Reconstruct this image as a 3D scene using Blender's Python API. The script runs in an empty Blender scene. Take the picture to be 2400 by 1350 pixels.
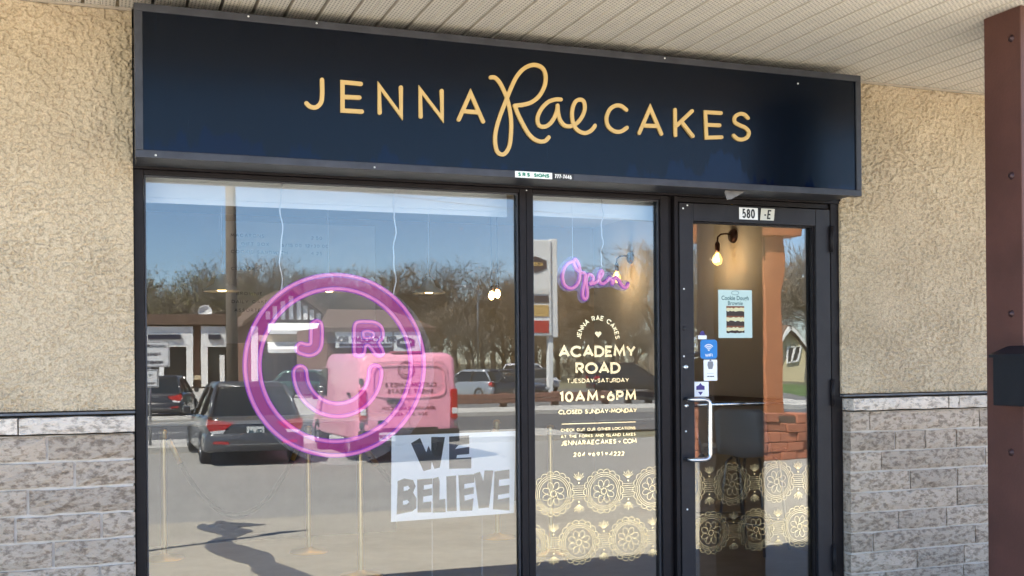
import bpy, math, random
import mathutils.noise as mnoise
from mathutils import Vector, Matrix
R = math.radians
rnd = random.Random(7)
scene = bpy.context.scene
COL = scene.collection

# ------------------------------------------------------------------ camera, sky, sun, exposure
CAM = Vector((0.0, -5.25, 1.55)); YAW = R(20.79); ROLL = R(0.488); FPX = 2600.0; CYP = 846.0
cd = bpy.data.cameras.new('camera'); cam = bpy.data.objects.new('camera', cd); COL.objects.link(cam)
cd.sensor_width = 36; cd.lens = 36 * FPX / 2400; cd.shift_y = (CYP - 675) / 2400
cd.clip_start = 0.05; cd.clip_end = 1500
_fw = Vector((math.sin(YAW), math.cos(YAW), 0)); _rt = Vector((math.cos(YAW), -math.sin(YAW), 0)); _z = Vector((0, 0, 1))
rt = math.cos(ROLL) * _rt - math.sin(ROLL) * _z
up = math.sin(ROLL) * _rt + math.cos(ROLL) * _z
m = Matrix((( rt.x, up.x, -_fw.x, CAM.x), (rt.y, up.y, -_fw.y, CAM.y), (rt.z, up.z, -_fw.z, CAM.z), (0, 0, 0, 1)))
cam.matrix_world = m
scene.camera = cam

SUN = Vector((-0.62, 0.38, 1.0)).normalized()
el = math.asin(SUN.z); az = math.atan2(SUN.x, SUN.y)
world = bpy.data.worlds.new('World'); scene.world = world; world.use_nodes = True
wn = world.node_tree.nodes; wl = world.node_tree.links
sky = wn.new('ShaderNodeTexSky'); sky.sky_type = 'NISHITA'; sky.sun_disc = False
sky.sun_elevation = el; sky.sun_rotation = az; sky.air_density = 1.0; sky.dust_density = 0.0; sky.ozone_density = 5.0; sky.altitude = 1200
bg = wn['Background']; bg.inputs['Strength'].default_value = 0.085
wl.new(sky.outputs[0], bg.inputs[0])
sl = bpy.data.lights.new('sun', 'SUN'); sl.energy = 5.0; sl.angle = R(0.5); sl.color = (1.0, 0.93, 0.82)
so = bpy.data.objects.new('sun', sl); COL.objects.link(so)
so.rotation_euler = SUN.to_track_quat('Z', 'Y').to_euler()
vs = scene.view_settings
vs.view_transform = 'Standard'; vs.look = 'None'; vs.gamma = 1; vs.use_curve_mapping = False
vs.exposure = 2.8
scene.cycles.use_denoising = True
scene.cycles.max_bounces = 10; scene.cycles.diffuse_bounces = 4; scene.cycles.glossy_bounces = 5
scene.cycles.transparent_max_bounces = 24; scene.cycles.sample_clamp_indirect = 6
scene.cycles.caustics_reflective = False

# ------------------------------------------------------------------ placing helpers
YG = 0.12                       # plane of the shop glass
def ray(px, py):
    a = (px - 1200) / FPX; b = -(py - CYP) / FPX
    return _fw + a * rt + b * up
def W(px, py, y):               # point on a real plane parallel to the shop front
    d = ray(px, py); t = (y - CAM.y) / d.y
    return CAM + t * d
def WX(px, py, x):              # point on a real side wall x = const
    d = ray(px, py); t = (x - CAM.x) / d.x
    return CAM + t * d
def FL(px, py, z=0.0):          # point on the shop floor
    d = ray(px, py); t = (z - CAM.z) / d.z
    return CAM + t * d
def MG(px, py, z=-0.35):        # street ground point whose mirror image falls there
    p = FL(px, py, z); return Vector((p.x, 2 * YG - p.y, z))
def MV(px, py, y):              # street point at distance y seen in the glass
    p = W(px, py, 2 * YG - y); return Vector((p.x, y, p.z))

# ------------------------------------------------------------------ object helpers
def setp(o, label=None, cat=None, group=None, kind=None):
    if label: o['label'] = label
    if cat: o['category'] = cat
    if group: o['group'] = group
    if kind: o['kind'] = kind
    return o
OFF = {}
def thing(name, label, cat, loc=(0, 0, 0), group=None, rz=0):
    o = bpy.data.objects.new(name, None); COL.objects.link(o); o.empty_display_size = 0.1
    o.location = loc; o.rotation_euler = (0, 0, rz); OFF[o] = Vector(loc)
    return setp(o, label, cat, group)
def copy_tree(o, parent=None, depth=0):
    c = o.copy(); COL.objects.link(c); c.parent = parent
    for ch in [x for x in KIDS.get(o, [])]:
        k = copy_tree(ch, c)
        KIDS.setdefault(c, []).append(k)
    return c
KIDS = {}
class MB:
    def __init__(s): s.v = []; s.f = []; s.sm = []
    def add(s, vs_, fs, smooth=False):
        n = len(s.v); s.v += [Vector(v) for v in vs_]
        for f in fs: s.f.append([i + n for i in f]); s.sm.append(smooth)
        return s
    def box(s, a, b):
        x0, y0, z0 = a; x1, y1, z1 = b
        return s.add([(x0,y0,z0),(x1,y0,z0),(x1,y1,z0),(x0,y1,z0),(x0,y0,z1),(x1,y0,z1),(x1,y1,z1),(x0,y1,z1)],
                     [(0,3,2,1),(4,5,6,7),(0,1,5,4),(1,2,6,5),(2,3,7,6),(3,0,4,7)])
    def bbox(s, a, b, r=0.01):      # bevelled box
        x0, y0, z0 = [min(p, q) for p, q in zip(a, b)]; x1, y1, z1 = [max(p, q) for p, q in zip(a, b)]
        import bmesh
        bm = bmesh.new(); bmesh.ops.create_cube(bm, size=1)
        for v in bm.verts: v.co = Vector((x0 + (v.co.x + .5) * (x1 - x0), y0 + (v.co.y + .5) * (y1 - y0), z0 + (v.co.z + .5) * (z1 - z0)))
        bmesh.ops.bevel(bm, geom=bm.edges[:], offset=r, segments=2, profile=0.6, affect='EDGES')
        bm.verts.index_update()
        s.add([v.co.copy() for v in bm.verts], [[v.index for v in f.verts] for f in bm.faces], False); bm.free()
        return s
    def tube(s, pts, r, n=8, cap=True, closed=False, smooth=True):
        pts = [Vector(p) for p in pts]; N = len(pts)
        rr = r if isinstance(r, (list, tuple)) else [r] * N
        base = len(s.v); prev = None; vs_ = []
        for i, p in enumerate(pts):
            if closed: d = pts[(i + 1) % N] - pts[i - 1]
            else: d = pts[min(i + 1, N - 1)] - pts[max(i - 1, 0)]
            if d.length < 1e-9: d = Vector((0, 0, 1))
            d.normalize()
            if prev is None:
                a = d.orthogonal().normalized()
            else:
                a = prev - d * prev.dot(d)
                a = a.normalized() if a.length > 1e-6 else d.orthogonal().normalized()
            prev = a; b = d.cross(a)
            for k in range(n):
                t = 2 * math.pi * k / n
                vs_.append(p + rr[i] * (math.cos(t) * a + math.sin(t) * b))
        fs = []
        for i in range(N if closed else N - 1):
            j = (i + 1) % N
            for k in range(n):
                fs.append((i*n+k, i*n+(k+1) % n, j*n+(k+1) % n, j*n+k))
        s.add(vs_, fs, smooth)
        if cap and not closed:
            s.add([], []); L = len(s.v) - N * n
            s.f.append([L + k for k in range(n)][::-1]); s.sm.append(False)
            s.f.append([L + (N-1)*n + k for k in range(n)]); s.sm.append(False)
        return s
    def lathe(s, prof, c=(0, 0, 0), n=16, axis='z', smooth=True):
        c = Vector(c); vs_ = []; N = len(prof)
        for r, h in prof:
            for k in range(n):
                t = 2 * math.pi * k / n
                a, b = r * math.cos(t), r * math.sin(t)
                vs_.append(c + Vector({'z': (a, b, h), 'y': (a, h, b), 'x': (h, a, b)}[axis]))
        fs = []
        for i in range(N - 1):
            for k in range(n):
                fs.append((i*n+k, i*n+(k+1) % n, (i+1)*n+(k+1) % n, (i+1)*n+k))
        return s.add(vs_, fs, smooth)
    def prism(s, poly, F, t0, t1):  # polygon in frame F extruded from depth t0 to t1
        n = len(poly)
        vs_ = [F.p(u, v, t0) for u, v in poly] + [F.p(u, v, t1) for u, v in poly]
        fs = [list(range(n))[::-1], list(range(n, 2 * n))] + [(i, (i+1) % n, n+(i+1) % n, n+i) for i in range(n)]
        return s.add(vs_, fs)
    def ribbon(s, pts, w, F, t0, t1, closed=False, cap='round', rise=0.0):
        P = [Vector((p[0], p[1])) for p in pts]
        Q = [P[0]]
        for p in P[1:]:
            if (p - Q[-1]).length > 1e-6: Q.append(p)
        P = Q; N = len(P)
        if closed and (P[0] - P[-1]).length < 1e-6: P = P[:-1]; N -= 1
        if N < 2: return s
        L = []; Rr = []
        for i in range(N):
            if closed: d0 = (P[i] - P[i-1]).normalized(); d1 = (P[(i+1) % N] - P[i]).normalized()
            else:
                d1 = (P[min(i+1, N-1)] - P[min(i, N-2)]).normalized(); d0 = (P[max(i, 1)] - P[max(i-1, 0)]).normalized()
            t = d0 + d1
            t = d1 if t.length < 1e-4 else t.normalized()
            nrm = Vector((-t.y, t.x)); c = max(0.42, nrm.dot(Vector((-d1.y, d1.x))))
            hw = w / 2 / c
            L.append(P[i] + nrm * hw); Rr.append(P[i] - nrm * hw)
        vs_ = []; fs = []
        for i in range(N):
            for q in (L[i], Rr[i]): vs_.append(F.p(q.x, q.y, t1 + rise * i / N))
        for i in range(N):
            for q in (L[i], Rr[i]): vs_.append(F.p(q.x, q.y, t0))
        for i in range(N if closed else N - 1):
            j = (i + 1) % N
            fs.append((2*i, 2*i+1, 2*j+1, 2*j)); o = 2 * N
            fs.append((o+2*i, 2*i, 2*j, o+2*j)); fs.append((2*i+1, o+2*i+1, o+2*j+1, 2*j+1))
        s.add(vs_, fs)
        if not closed:
            for e, q, d in ((0, P[0], P[0] - P[1]), (1, P[-1], P[-1] - P[-2])):
                d = d.normalized(); a0 = math.atan2(d.y, d.x)
                if cap == 'round':
                    arc = [(q.x + w/2*math.cos(a0 + a), q.y + w/2*math.sin(a0 + a)) for a in [(-90 + 30*k) * math.pi/180 for k in range(7)]]
                    n = len(arc)
                    te = t1 + (rise if q is P[-1] else 0) + .0001
                    s.add([F.p(u, v, te) for u, v in arc] + [F.p(u, v, t0) for u, v in arc],
                          [list(range(n))] + [(i, n+i, n+i+1, i+1) for i in range(n-1)])
        return s
    def build(s, name, mat, parent=None, **kw):
        off = OFF.get(parent, Vector((0, 0, 0)))
        me = bpy.data.meshes.new(name)
        me.from_pydata([v - off for v in s.v], [], s.f)
        me.polygons.foreach_set('use_smooth', s.sm); me.update()
        me.materials.append(mat)
        o = bpy.data.objects.new(name, me); COL.objects.link(o)
        if parent is not None:
            o.parent = parent; OFF[o] = off; KIDS.setdefault(parent, []).append(o)
        else: OFF[o] = Vector((0, 0, 0))
        return setp(o, **kw)
class Frame:
    def __init__(s, O, U, V, N): s.O = Vector(O); s.U = Vector(U); s.V = Vector(V); s.N = Vector(N)
    def p(s, u, v, n=0): return s.O + u * s.U + v * s.V + n * s.N
def FACADE(y): return Frame((0, y, 0), (1, 0, 0), (0, 0, 1), (0, -1, 0))     # read from the street
def STREET(O): return Frame(O, (-1, 0, 0), (0, 0, 1), (0, 1, 0))             # faces the shop
def trace(pts, ox, oy, sc, y): # outline read off a photo crop, put on its own real plane
    out = []
    for u, v in pts:
        p = W(ox + u / sc, oy + v / sc, y); out.append((p.x, p.z))
    return out
def smooth(pts, n=6, closed=False):
    P = [Vector((p[0], p[1])) for p in pts]; N = len(P); out = []
    for i in range(N if closed else N - 1):
        p0 = P[i-1] if (closed or i > 0) else P[0]; p1 = P[i]; p2 = P[(i+1) % N]
        p3 = P[(i+2) % N] if (closed or i + 2 < N) else P[-1]
        for k in range(n):
            t = k / n
            q = 0.5 * ((2*p1) + (-p0+p2)*t + (2*p0-5*p1+4*p2-p3)*t*t + (-p0+3*p1-3*p2+p3)*t**3)
            out.append((q.x, q.y))
    if not closed: out.append((P[-1].x, P[-1].y))
    return out
def arc(cx, cy, rx, ry, a0, a1, n=12):
    return [(cx + rx*math.cos(R(a0 + (a1-a0)*i/n)), cy + ry*math.sin(R(a0 + (a1-a0)*i/n))) for i in range(n + 1)]

# ------------------------------------------------------------------ stroke lettering
GL = {
 'A': (.84, [[(0,0),(.42,1),(.84,0)], [(.14,.30),(.70,.30)]]),
 'B': (.62, [[(0,.5),(0,1),(.3,1)]+arc(.32,.76,.24,.24,90,-90,8)+[(0,.52)], [(0,.52),(0,0),(.32,0)]+arc(.34,.26,.27,.26,-90,90,8)]),
 'C': (.90, [arc(.5,.5,.5,.5,42,318,18)]),
 'D': (.76, [[(0,0),(0,1),(.28,1)]+arc(.28,.5,.48,.5,90,-90,14)+[(0,0)]]),
 'E': (.55, [[(.55,1),(0,1),(0,0),(.55,0)], [(0,.5),(.48,.5)]]),
 'F': (.52, [[(.52,1),(0,1),(0,0)], [(0,.5),(.46,.5)]]),
 'G': (.95, [arc(.5,.5,.5,.5,42,340,18)+[(.95,.47),(.55,.47)]]),
 'H': (.70, [[(0,0),(0,1)], [(.7,0),(.7,1)], [(0,.5),(.7,.5)]]),
 'I': (.02, [[(0,0),(0,1)]]),
 'J': (.45, [[(.45,1),(.45,.25)]+arc(.22,.24,.23,.24,0,-150,8)]),
 'K': (.62, [[(0,0),(0,1)], [(.6,1),(.03,.45)], [(.2,.6),(.62,0)]]),
 'L': (.50, [[(0,1),(0,0),(.5,0)]]),
 'M': (.95, [[(0,0),(.1,1),(.475,.25),(.85,1),(.95,0)]]),
 'N': (.74, [[(0,0),(0,1),(.74,0),(.74,1)]]),
 'O': (1.0, [arc(.5,.5,.5,.5,0,360,22)]),
 'P': (.58, [[(0,0),(0,1),(.3,1)]+arc(.3,.72,.28,.28,90,-90,8)+[(0,.44)]]),
 'Q': (1.0, [arc(.5,.5,.5,.5,0,360,22), [(.62,.3),(.95,-.02)]]),
 'R': (.60, [[(0,0),(0,1),(.3,1)]+arc(.3,.73,.27,.27,90,-90,8)+[(0,.46)], [(.28,.46),(.6,0)]]),
 'S': (.58, [[(.53,.82),(.42,.96),(.27,1),(.1,.93),(.03,.77),(.1,.62),(.28,.53),(.47,.43),(.56,.27),(.48,.08),(.3,0),(.12,.04),(.01,.18)]]),
 'T': (.66, [[(0,1),(.66,1)], [(.33,1),(.33,0)]]),
 'U': (.68, [[(0,1),(0,.32)]+arc(.34,.33,.34,.33,180,360,10)+[(.68,1)]]),
 'V': (.78, [[(0,1),(.39,0),(.78,1)]]),
 'W': (1.15,[[(0,1),(.28,0),(.575,.8),(.87,0),(1.15,1)]]),
 'X': (.7, [[(0,0),(.7,1)], [(0,1),(.7,0)]]),
 'Y': (.76, [[(0,1),(.38,.45),(.76,1)], [(.38,.45),(.38,0)]]),
 'Z': (.66, [[(0,1),(.66,1),(0,0),(.66,0)]]),
 '0': (.64, [arc(.32,.5,.32,.5,0,360,18)]),
 '1': (.22, [[(0,.86),(.22,1),(.22,0)]]),
 '2': (.58, [arc(.28,.72,.27,.28,170,-30,9)+[(.0,0),(.58,0)]]),
 '3': (.55, [arc(.26,.75,.24,.25,150,-90,8), arc(.26,.26,.28,.26,90,-150,9)]),
 '4': (.66, [[(.5,0),(.5,1),(0,.3),(.66,.3)]]),
 '5': (.56, [[(.5,1),(.1,1),(.04,.55)]+arc(.25,.32,.3,.32,120,-150,10)]),
 '6': (.60, [arc(.3,.31,.3,.31,0,360,14), [(.02,.42),(.16,.72),(.4,1)]]),
 '7': (.56, [[(0,1),(.56,1),(.18,0)]]),
 '8': (.58, [arc(.29,.75,.23,.25,0,360,12), arc(.29,.26,.29,.26,0,360,14)]),
 '9': (.60, [arc(.3,.69,.3,.31,0,360,14), [(.58,.58),(.44,.28),(.2,0)]]),
 '-': (.36, [[(0,.42),(.36,.42)]]), '.': (.04, [[(0,.04),(.04,.04)]]), '/': (.4, [[(0,0),(.4,1)]]), '&': (.6,[arc(.28,.76,.2,.24,0,360,10),arc(.26,.28,.26,.28,60,330,10)]),
 ' ': (.38, []), "'": (.05, [[(.02,1),(.02,.8)]]), ',': (.05, [[(.02,.05),(-.03,-.15)]]), '(': (.2,[[(.2,1.05),(.02,.5),(.2,-.05)]]), ')': (.2,[[(0,1.05),(.18,.5),(0,-.05)]]),
}
def text_width(t, h, track, wx=1): return sum(GL[c][0] * h * wx + track * h for c in t) - track * h
def lettering(mb, t, h, w, F, u, v, t1=0.0006, t0=0.0, track=.22, align='c', cap='butt', wx=1, slant=0, arcr=None):
    """strokes of a line of text; u,v = anchor on the base line; arcr bends it round a circle centred at (u,v)"""
    tw = text_width(t, h, track, wx)
    x = u - (tw / 2 if align == 'c' else 0 if align == 'l' else tw)
    k = 0
    for c in t:
        cw, st = GL[c]
        for s_ in st:
            pts = []
            for px, py in s_:
                lx = x + px * h * wx + slant * py * h; ly = py * (h - w) + w / 2
                if arcr is None: pts.append((lx, v + ly))
                else:
                    a = math.pi / 2 - (lx - u) / arcr
                    pts.append((u + (arcr + ly) * math.cos(a), v + (arcr + ly) * math.sin(a)))
            cl = len(pts) > 6 and (Vector(pts[0]) - Vector(pts[-1])).length < 1e-5
            mb.ribbon(pts, w, F, t0, t1 + (k % 7) * 0.00012, closed=cl, cap=cap); k += 1
        x += cw * h * wx + track * h
    return mb
def heart(s): # unit heart outline
    return [(s*(16*math.sin(t)**3)/16, s*(13*math.cos(t)-5*math.cos(2*t)-2*math.cos(3*t)-math.cos(4*t))/16) for t in [2*math.pi*i/20 for i in range(20)]]

# ------------------------------------------------------------------ materials
def mat(name, col, rough=.6, metal=0, var=0, vscale=8, bump=0, bscale=60, emit=None, estr=0, objrand=0, coat=0, spec=None, alpha=None):
    ma = bpy.data.materials.new(name); ma.use_nodes = True
    nt = ma.node_tree; b = nt.nodes['Principled BSDF']; L = nt.links
    b.inputs['Base Color'].default_value = (*col, 1); b.inputs['Roughness'].default_value = rough; b.inputs['Metallic'].default_value = metal
    if spec is not None: b.inputs['Specular IOR Level'].default_value = spec
    if coat: b.inputs['Coat Weight'].default_value = coat; b.inputs['Coat Roughness'].default_value = .05
    if alpha is not None: b.inputs['Alpha'].default_value = alpha
    if emit: b.inputs['Emission Color'].default_value = (*emit, 1); b.inputs['Emission Strength'].default_value = estr
    tc = nt.nodes.new('ShaderNodeTexCoord')
    if var or objrand:
        hsv = nt.nodes.new('ShaderNodeHueSaturation'); hsv.inputs['Color'].default_value = (*col, 1)
        add = nt.nodes.new('ShaderNodeMath'); add.operation = 'ADD'; add.inputs[0].default_value = 1.0; add.inputs[1].default_value = 0
        if var:
            n = nt.nodes.new('ShaderNodeTexNoise'); n.inputs['Scale'].default_value = vscale; n.inputs['Detail'].default_value = 6; n.inputs['Roughness'].default_value = .65
            L.new(tc.outputs['Object'], n.inputs['Vector'])
            mr = nt.nodes.new('ShaderNodeMapRange'); mr.inputs[1].default_value = .25; mr.inputs[2].default_value = .75
            mr.inputs[3].default_value = 1 - var; mr.inputs[4].default_value = 1 + var
            L.new(n.outputs['Fac'], mr.inputs[0]); L.new(mr.outputs[0], add.inputs[0])
        if objrand:
            oi = nt.nodes.new('ShaderNodeObjectInfo'); mr2 = nt.nodes.new('ShaderNodeMapRange')
            mr2.inputs[3].default_value = -objrand; mr2.inputs[4].default_value = objrand
            L.new(oi.outputs['Random'], mr2.inputs[0]); L.new(mr2.outputs[0], add.inputs[1])
        L.new(add.outputs[0], hsv.inputs['Value']); L.new(hsv.outputs[0], b.inputs['Base Color'])
    if bump:
        n2 = nt.nodes.new('ShaderNodeTexNoise'); n2.inputs['Scale'].default_value = bscale; n2.inputs['Detail'].default_value = 5
        L.new(tc.outputs['Object'], n2.inputs['Vector'])
        bp = nt.nodes.new('ShaderNodeBump'); bp.inputs['Strength'].default_value = bump; bp.inputs['Distance'].default_value = .01
        L.new(n2.outputs['Fac'], bp.inputs['Height']); L.new(bp.outputs[0], b.inputs['Normal'])
    return ma
def ramp(nt, fac, stops):
    r = nt.nodes.new('ShaderNodeValToRGB'); e = r.color_ramp.elements
    while len(e) < len(stops): e.new(.5)
    for i, (p, c) in enumerate(stops): e[i].position = p; e[i].color = (*c, 1)
    nt.links.new(fac, r.inputs[0]); return r.outputs[0]
def stucco_mat():
    ma = mat('stucco', (.55, .44, .27), .92); nt = ma.node_tree; L = nt.links; b = nt.nodes['Principled BSDF']
    tc = nt.nodes.new('ShaderNodeTexCoord')
    big = nt.nodes.new('ShaderNodeTexNoise'); big.inputs['Scale'].default_value = 2.0; big.inputs['Detail'].default_value = 8; big.inputs['Roughness'].default_value = .7
    L.new(tc.outputs['Object'], big.inputs['Vector'])
    colr = ramp(nt, big.outputs['Fac'], [(.3, (.43, .34, .222)), (.7, (.585, .475, .325))])
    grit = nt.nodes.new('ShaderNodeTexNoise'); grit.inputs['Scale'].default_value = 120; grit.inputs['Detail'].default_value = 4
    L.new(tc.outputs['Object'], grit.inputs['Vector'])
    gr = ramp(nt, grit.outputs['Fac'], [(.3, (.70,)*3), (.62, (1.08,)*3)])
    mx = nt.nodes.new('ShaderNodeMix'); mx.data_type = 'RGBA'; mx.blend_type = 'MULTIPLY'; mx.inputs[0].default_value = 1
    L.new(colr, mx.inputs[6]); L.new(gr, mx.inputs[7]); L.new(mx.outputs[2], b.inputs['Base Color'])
    bp = nt.nodes.new('ShaderNodeBump'); bp.inputs['Strength'].default_value = .5; bp.inputs['Distance'].default_value = .002
    L.new(grit.outputs['Fac'], bp.inputs['Height']); L.new(bp.outputs[0], b.inputs['Normal'])
    return ma
def stone_mat(name, c0, c1, c2):
    ma = mat(name, c1, .88); nt = ma.node_tree; L = nt.links; b = nt.nodes['Principled BSDF']
    tc = nt.nodes.new('ShaderNodeTexCoord'); mp = nt.nodes.new('ShaderNodeMapping'); mp.inputs['Scale'].default_value = (1, 1, 1.7)
    oi = nt.nodes.new('ShaderNodeObjectInfo'); L.new(tc.outputs['Object'], mp.inputs['Vector'])
    n = nt.nodes.new('ShaderNodeTexNoise'); n.inputs['Scale'].default_value = 30; n.inputs['Detail'].default_value = 6; n.inputs['Roughness'].default_value = .62
    L.new(mp.outputs[0], n.inputs['Vector'])
    colr = ramp(nt, n.outputs['Fac'], [(.38, c0), (.46, c1), (.53, c2), (.75, c2)])
    hs = nt.nodes.new('ShaderNodeHueSaturation'); mr = nt.nodes.new('ShaderNodeMapRange'); mr.inputs[3].default_value = .86; mr.inputs[4].default_value = 1.12
    L.new(oi.outputs['Random'], mr.inputs[0]); L.new(mr.outputs[0], hs.inputs['Value']); L.new(colr, hs.inputs['Color']); L.new(hs.outputs[0], b.inputs['Base Color'])
    bp = nt.nodes.new('ShaderNodeBump'); bp.inputs['Strength'].default_value = 1.0; bp.inputs['Distance'].default_value = .022
    L.new(n.outputs['Fac'], bp.inputs['Height']); L.new(bp.outputs[0], b.inputs['Normal'])
    return ma
def glass_mat(name, refl, tint=(.955, .97, .97), wob=0.0, wscale=2.5):
    ma = bpy.data.materials.new(name); ma.use_nodes = True; nt = ma.node_tree; L = nt.links
    nt.nodes.remove(nt.nodes['Principled BSDF']); out = nt.nodes['Material Output']
    tr = nt.nodes.new('ShaderNodeBsdfTransparent'); tr.inputs[0].default_value = (*tint, 1)
    gl = nt.nodes.new('ShaderNodeBsdfGlossy'); gl.inputs['Roughness'].default_value = 0.0; gl.inputs[0].default_value = (.97, .985, 1, 1)
    lw = nt.nodes.new('ShaderNodeFresnel'); lw.inputs['IOR'].default_value = 1.5
    ml = nt.nodes.new('ShaderNodeMath'); ml.operation = 'MULTIPLY_ADD'; ml.inputs[1].default_value = .9; ml.inputs[2].default_value = refl - .036
    ml.use_clamp = True
    L.new(lw.outputs[0], ml.inputs[0])
    mx = nt.nodes.new('ShaderNodeMixShader'); L.new(ml.outputs[0], mx.inputs[0]); L.new(tr.outputs[0], mx.inputs[1]); L.new(gl.outputs[0], mx.inputs[2])
    L.new(mx.outputs[0], out.inputs[0])
    if wob:
        tc = nt.nodes.new('ShaderNodeTexCoord'); n = nt.nodes.new('ShaderNodeTexNoise'); n.inputs['Scale'].default_value = wscale; n.inputs['Detail'].default_value = 1
        L.new(tc.outputs['Object'], n.inputs['Vector'])
        bp = nt.nodes.new('ShaderNodeBump'); bp.inputs['Strength'].default_value = 1.0; bp.inputs['Distance'].default_value = wob
        L.new(n.outputs['Fac'], bp.inputs['Height']); L.new(bp.outputs[0], gl.inputs['Normal']); L.new(bp.outputs[0], lw.inputs['Normal'])
    return ma
def clear_mat(name, col, fac, rough=.4, emit=None, estr=0):   # a partly see-through plastic sheet
    ma = mat(name, col, rough, emit=emit, estr=estr); nt = ma.node_tree
    b = nt.nodes['Principled BSDF']; b.inputs['Alpha'].default_value = fac
    return ma
def soffit_mat():
    ma = mat('soffit_metal', (.73, .68, .59), .45, var=.06, vscale=3); nt = ma.node_tree; L = nt.links; b = nt.nodes['Principled BSDF']
    src = b.inputs['Base Color'].links[0].from_socket
    tc = nt.nodes.new('ShaderNodeTexCoord'); sp = nt.nodes.new('ShaderNodeSeparateXYZ'); L.new(tc.outputs['Object'], sp.inputs[0])
    def M(op, a, b_=None, c=None):
        n = nt.nodes.new('ShaderNodeMath'); n.operation = op
        for i, v in enumerate((a, b_, c)):
            if v is None: continue
            if isinstance(v, (int, float)): n.inputs[i].default_value = v
            else: L.new(v, n.inputs[i])
        return n.outputs[0]
    # punched slots: 1 cm x 1.4 cm grid, staggered, leaving plain strips beside the grooves
    fy = M('FRACT', M('MULTIPLY', sp.outputs[1], 40.0)); col_i = M('FLOOR', M('MULTIPLY', sp.outputs[0], 62.0))
    fx = M('FRACT', M('MULTIPLY', sp.outputs[0], 62.0))
    st = M('MULTIPLY', M('MODULO', col_i, 2.0), .5)
    fy2 = M('FRACT', M('ADD', fy, st))
    dx = M('ABSOLUTE', M('SUBTRACT', fx, .5)); dy = M('ABSOLUTE', M('SUBTRACT', fy2, .5))
    hole = M('MULTIPLY', M('LESS_THAN', dx, .22), M('LESS_THAN', dy, .27))
    inb = M('MULTIPLY', M('GREATER_THAN', sp.outputs[0], .022), M('LESS_THAN', sp.outputs[0], .140))
    mid = M('GREATER_THAN', M('ABSOLUTE', M('SUBTRACT', sp.outputs[0], .081)), .007)
    hole = M('MULTIPLY', hole, M('MULTIPLY', inb, mid))
    mx = nt.nodes.new('ShaderNodeMix'); mx.data_type = 'RGBA'; L.new(M('MULTIPLY', hole, .65), mx.inputs[0]); L.new(src, mx.inputs[6]); mx.inputs[7].default_value = (.06, .05, .04, 1)
    L.new(mx.outputs[2], b.inputs['Base Color'])
    return ma
def sign_mat():
    ma = mat('navy_sign_face', (.008, .017, .045), .30); nt = ma.node_tree; L = nt.links; b = nt.nodes['Principled BSDF']
    b.inputs['Specular IOR Level'].default_value = .22
    tc = nt.nodes.new('ShaderNodeTexCoord'); sp = nt.nodes.new('ShaderNodeSeparateXYZ'); L.new(tc.outputs['Object'], sp.inputs[0])
    # dusty film that has been washed off in upright fingers along the lower edge, and rain streaks
    mp = nt.nodes.new('ShaderNodeMapping'); mp.inputs['Scale'].default_value = (7, 1, .9); L.new(tc.outputs['Object'], mp.inputs['Vector'])
    n1 = nt.nodes.new('ShaderNodeTexNoise'); n1.inputs['Scale'].default_value = 1.7; n1.inputs['Detail'].default_value = 5; n1.inputs['Roughness'].default_value = .7
    L.new(mp.outputs[0], n1.inputs['Vector'])
    md = nt.nodes.new('ShaderNodeMath'); md.operation = 'MULTIPLY_ADD'; md.inputs[1].default_value = -2.6; md.inputs[2].default_value = 2.6 * .03 + .21
    L.new(sp.outputs[2], md.inputs[0])
    s2 = nt.nodes.new('ShaderNodeMath'); s2.operation = 'ADD'; L.new(n1.outputs['Fac'], s2.inputs[0]); L.new(md.outputs[0], s2.inputs[1])
    n3 = nt.nodes.new('ShaderNodeTexNoise'); n3.inputs['Scale'].default_value = 1.6; n3.inputs['Detail'].default_value = 2; L.new(tc.outputs['Object'], n3.inputs['Vector'])
    s3 = nt.nodes.new('ShaderNodeMath'); s3.operation = 'MULTIPLY_ADD'; s3.inputs[1].default_value = 1.1; L.new(n3.outputs['Fac'], s3.inputs[0])
    s4 = nt.nodes.new('ShaderNodeMath'); s4.operation = 'SUBTRACT'; s4.inputs[1].default_value = .58; L.new(s2.outputs[0], s3.inputs[2]); L.new(s3.outputs[0], s4.inputs[0])
    wash = ramp(nt, s4.outputs[0], [(.60, (0,)*3), (.63, (1,)*3)])
    mp2 = nt.nodes.new('ShaderNodeMapping'); mp2.inputs['Scale'].default_value = (40, 1, 1.4); L.new(tc.outputs['Object'], mp2.inputs['Vector'])
    n2 = nt.nodes.new('ShaderNodeTexNoise'); n2.inputs['Scale'].default_value = 1.5; n2.inputs['Detail'].default_value = 6; n2.inputs['Roughness'].default_value = .75
    L.new(mp2.outputs[0], n2.inputs['Vector'])
    film = ramp(nt, n2.outputs['Fac'], [(.38, (.0006, .0022, .0056)), (.60, (.0010, .0032, .0080)), (.72, (.0035, .0065, .0125)), (.86, (.016, .021, .029))])
    mx = nt.nodes.new('ShaderNodeMix'); mx.data_type = 'RGBA'; L.new(wash, mx.inputs[0]); L.new(film, mx.inputs[6]); mx.inputs[7].default_value = (.0002, .0024, .0145, 1)
    L.new(mx.outputs[2], b.inputs['Base Color'])
    rr = ramp(nt, wash, [(0, (.22,)*3), (1, (.14,)*3)]); L.new(rr, b.inputs['Roughness'])
    return ma
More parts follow.
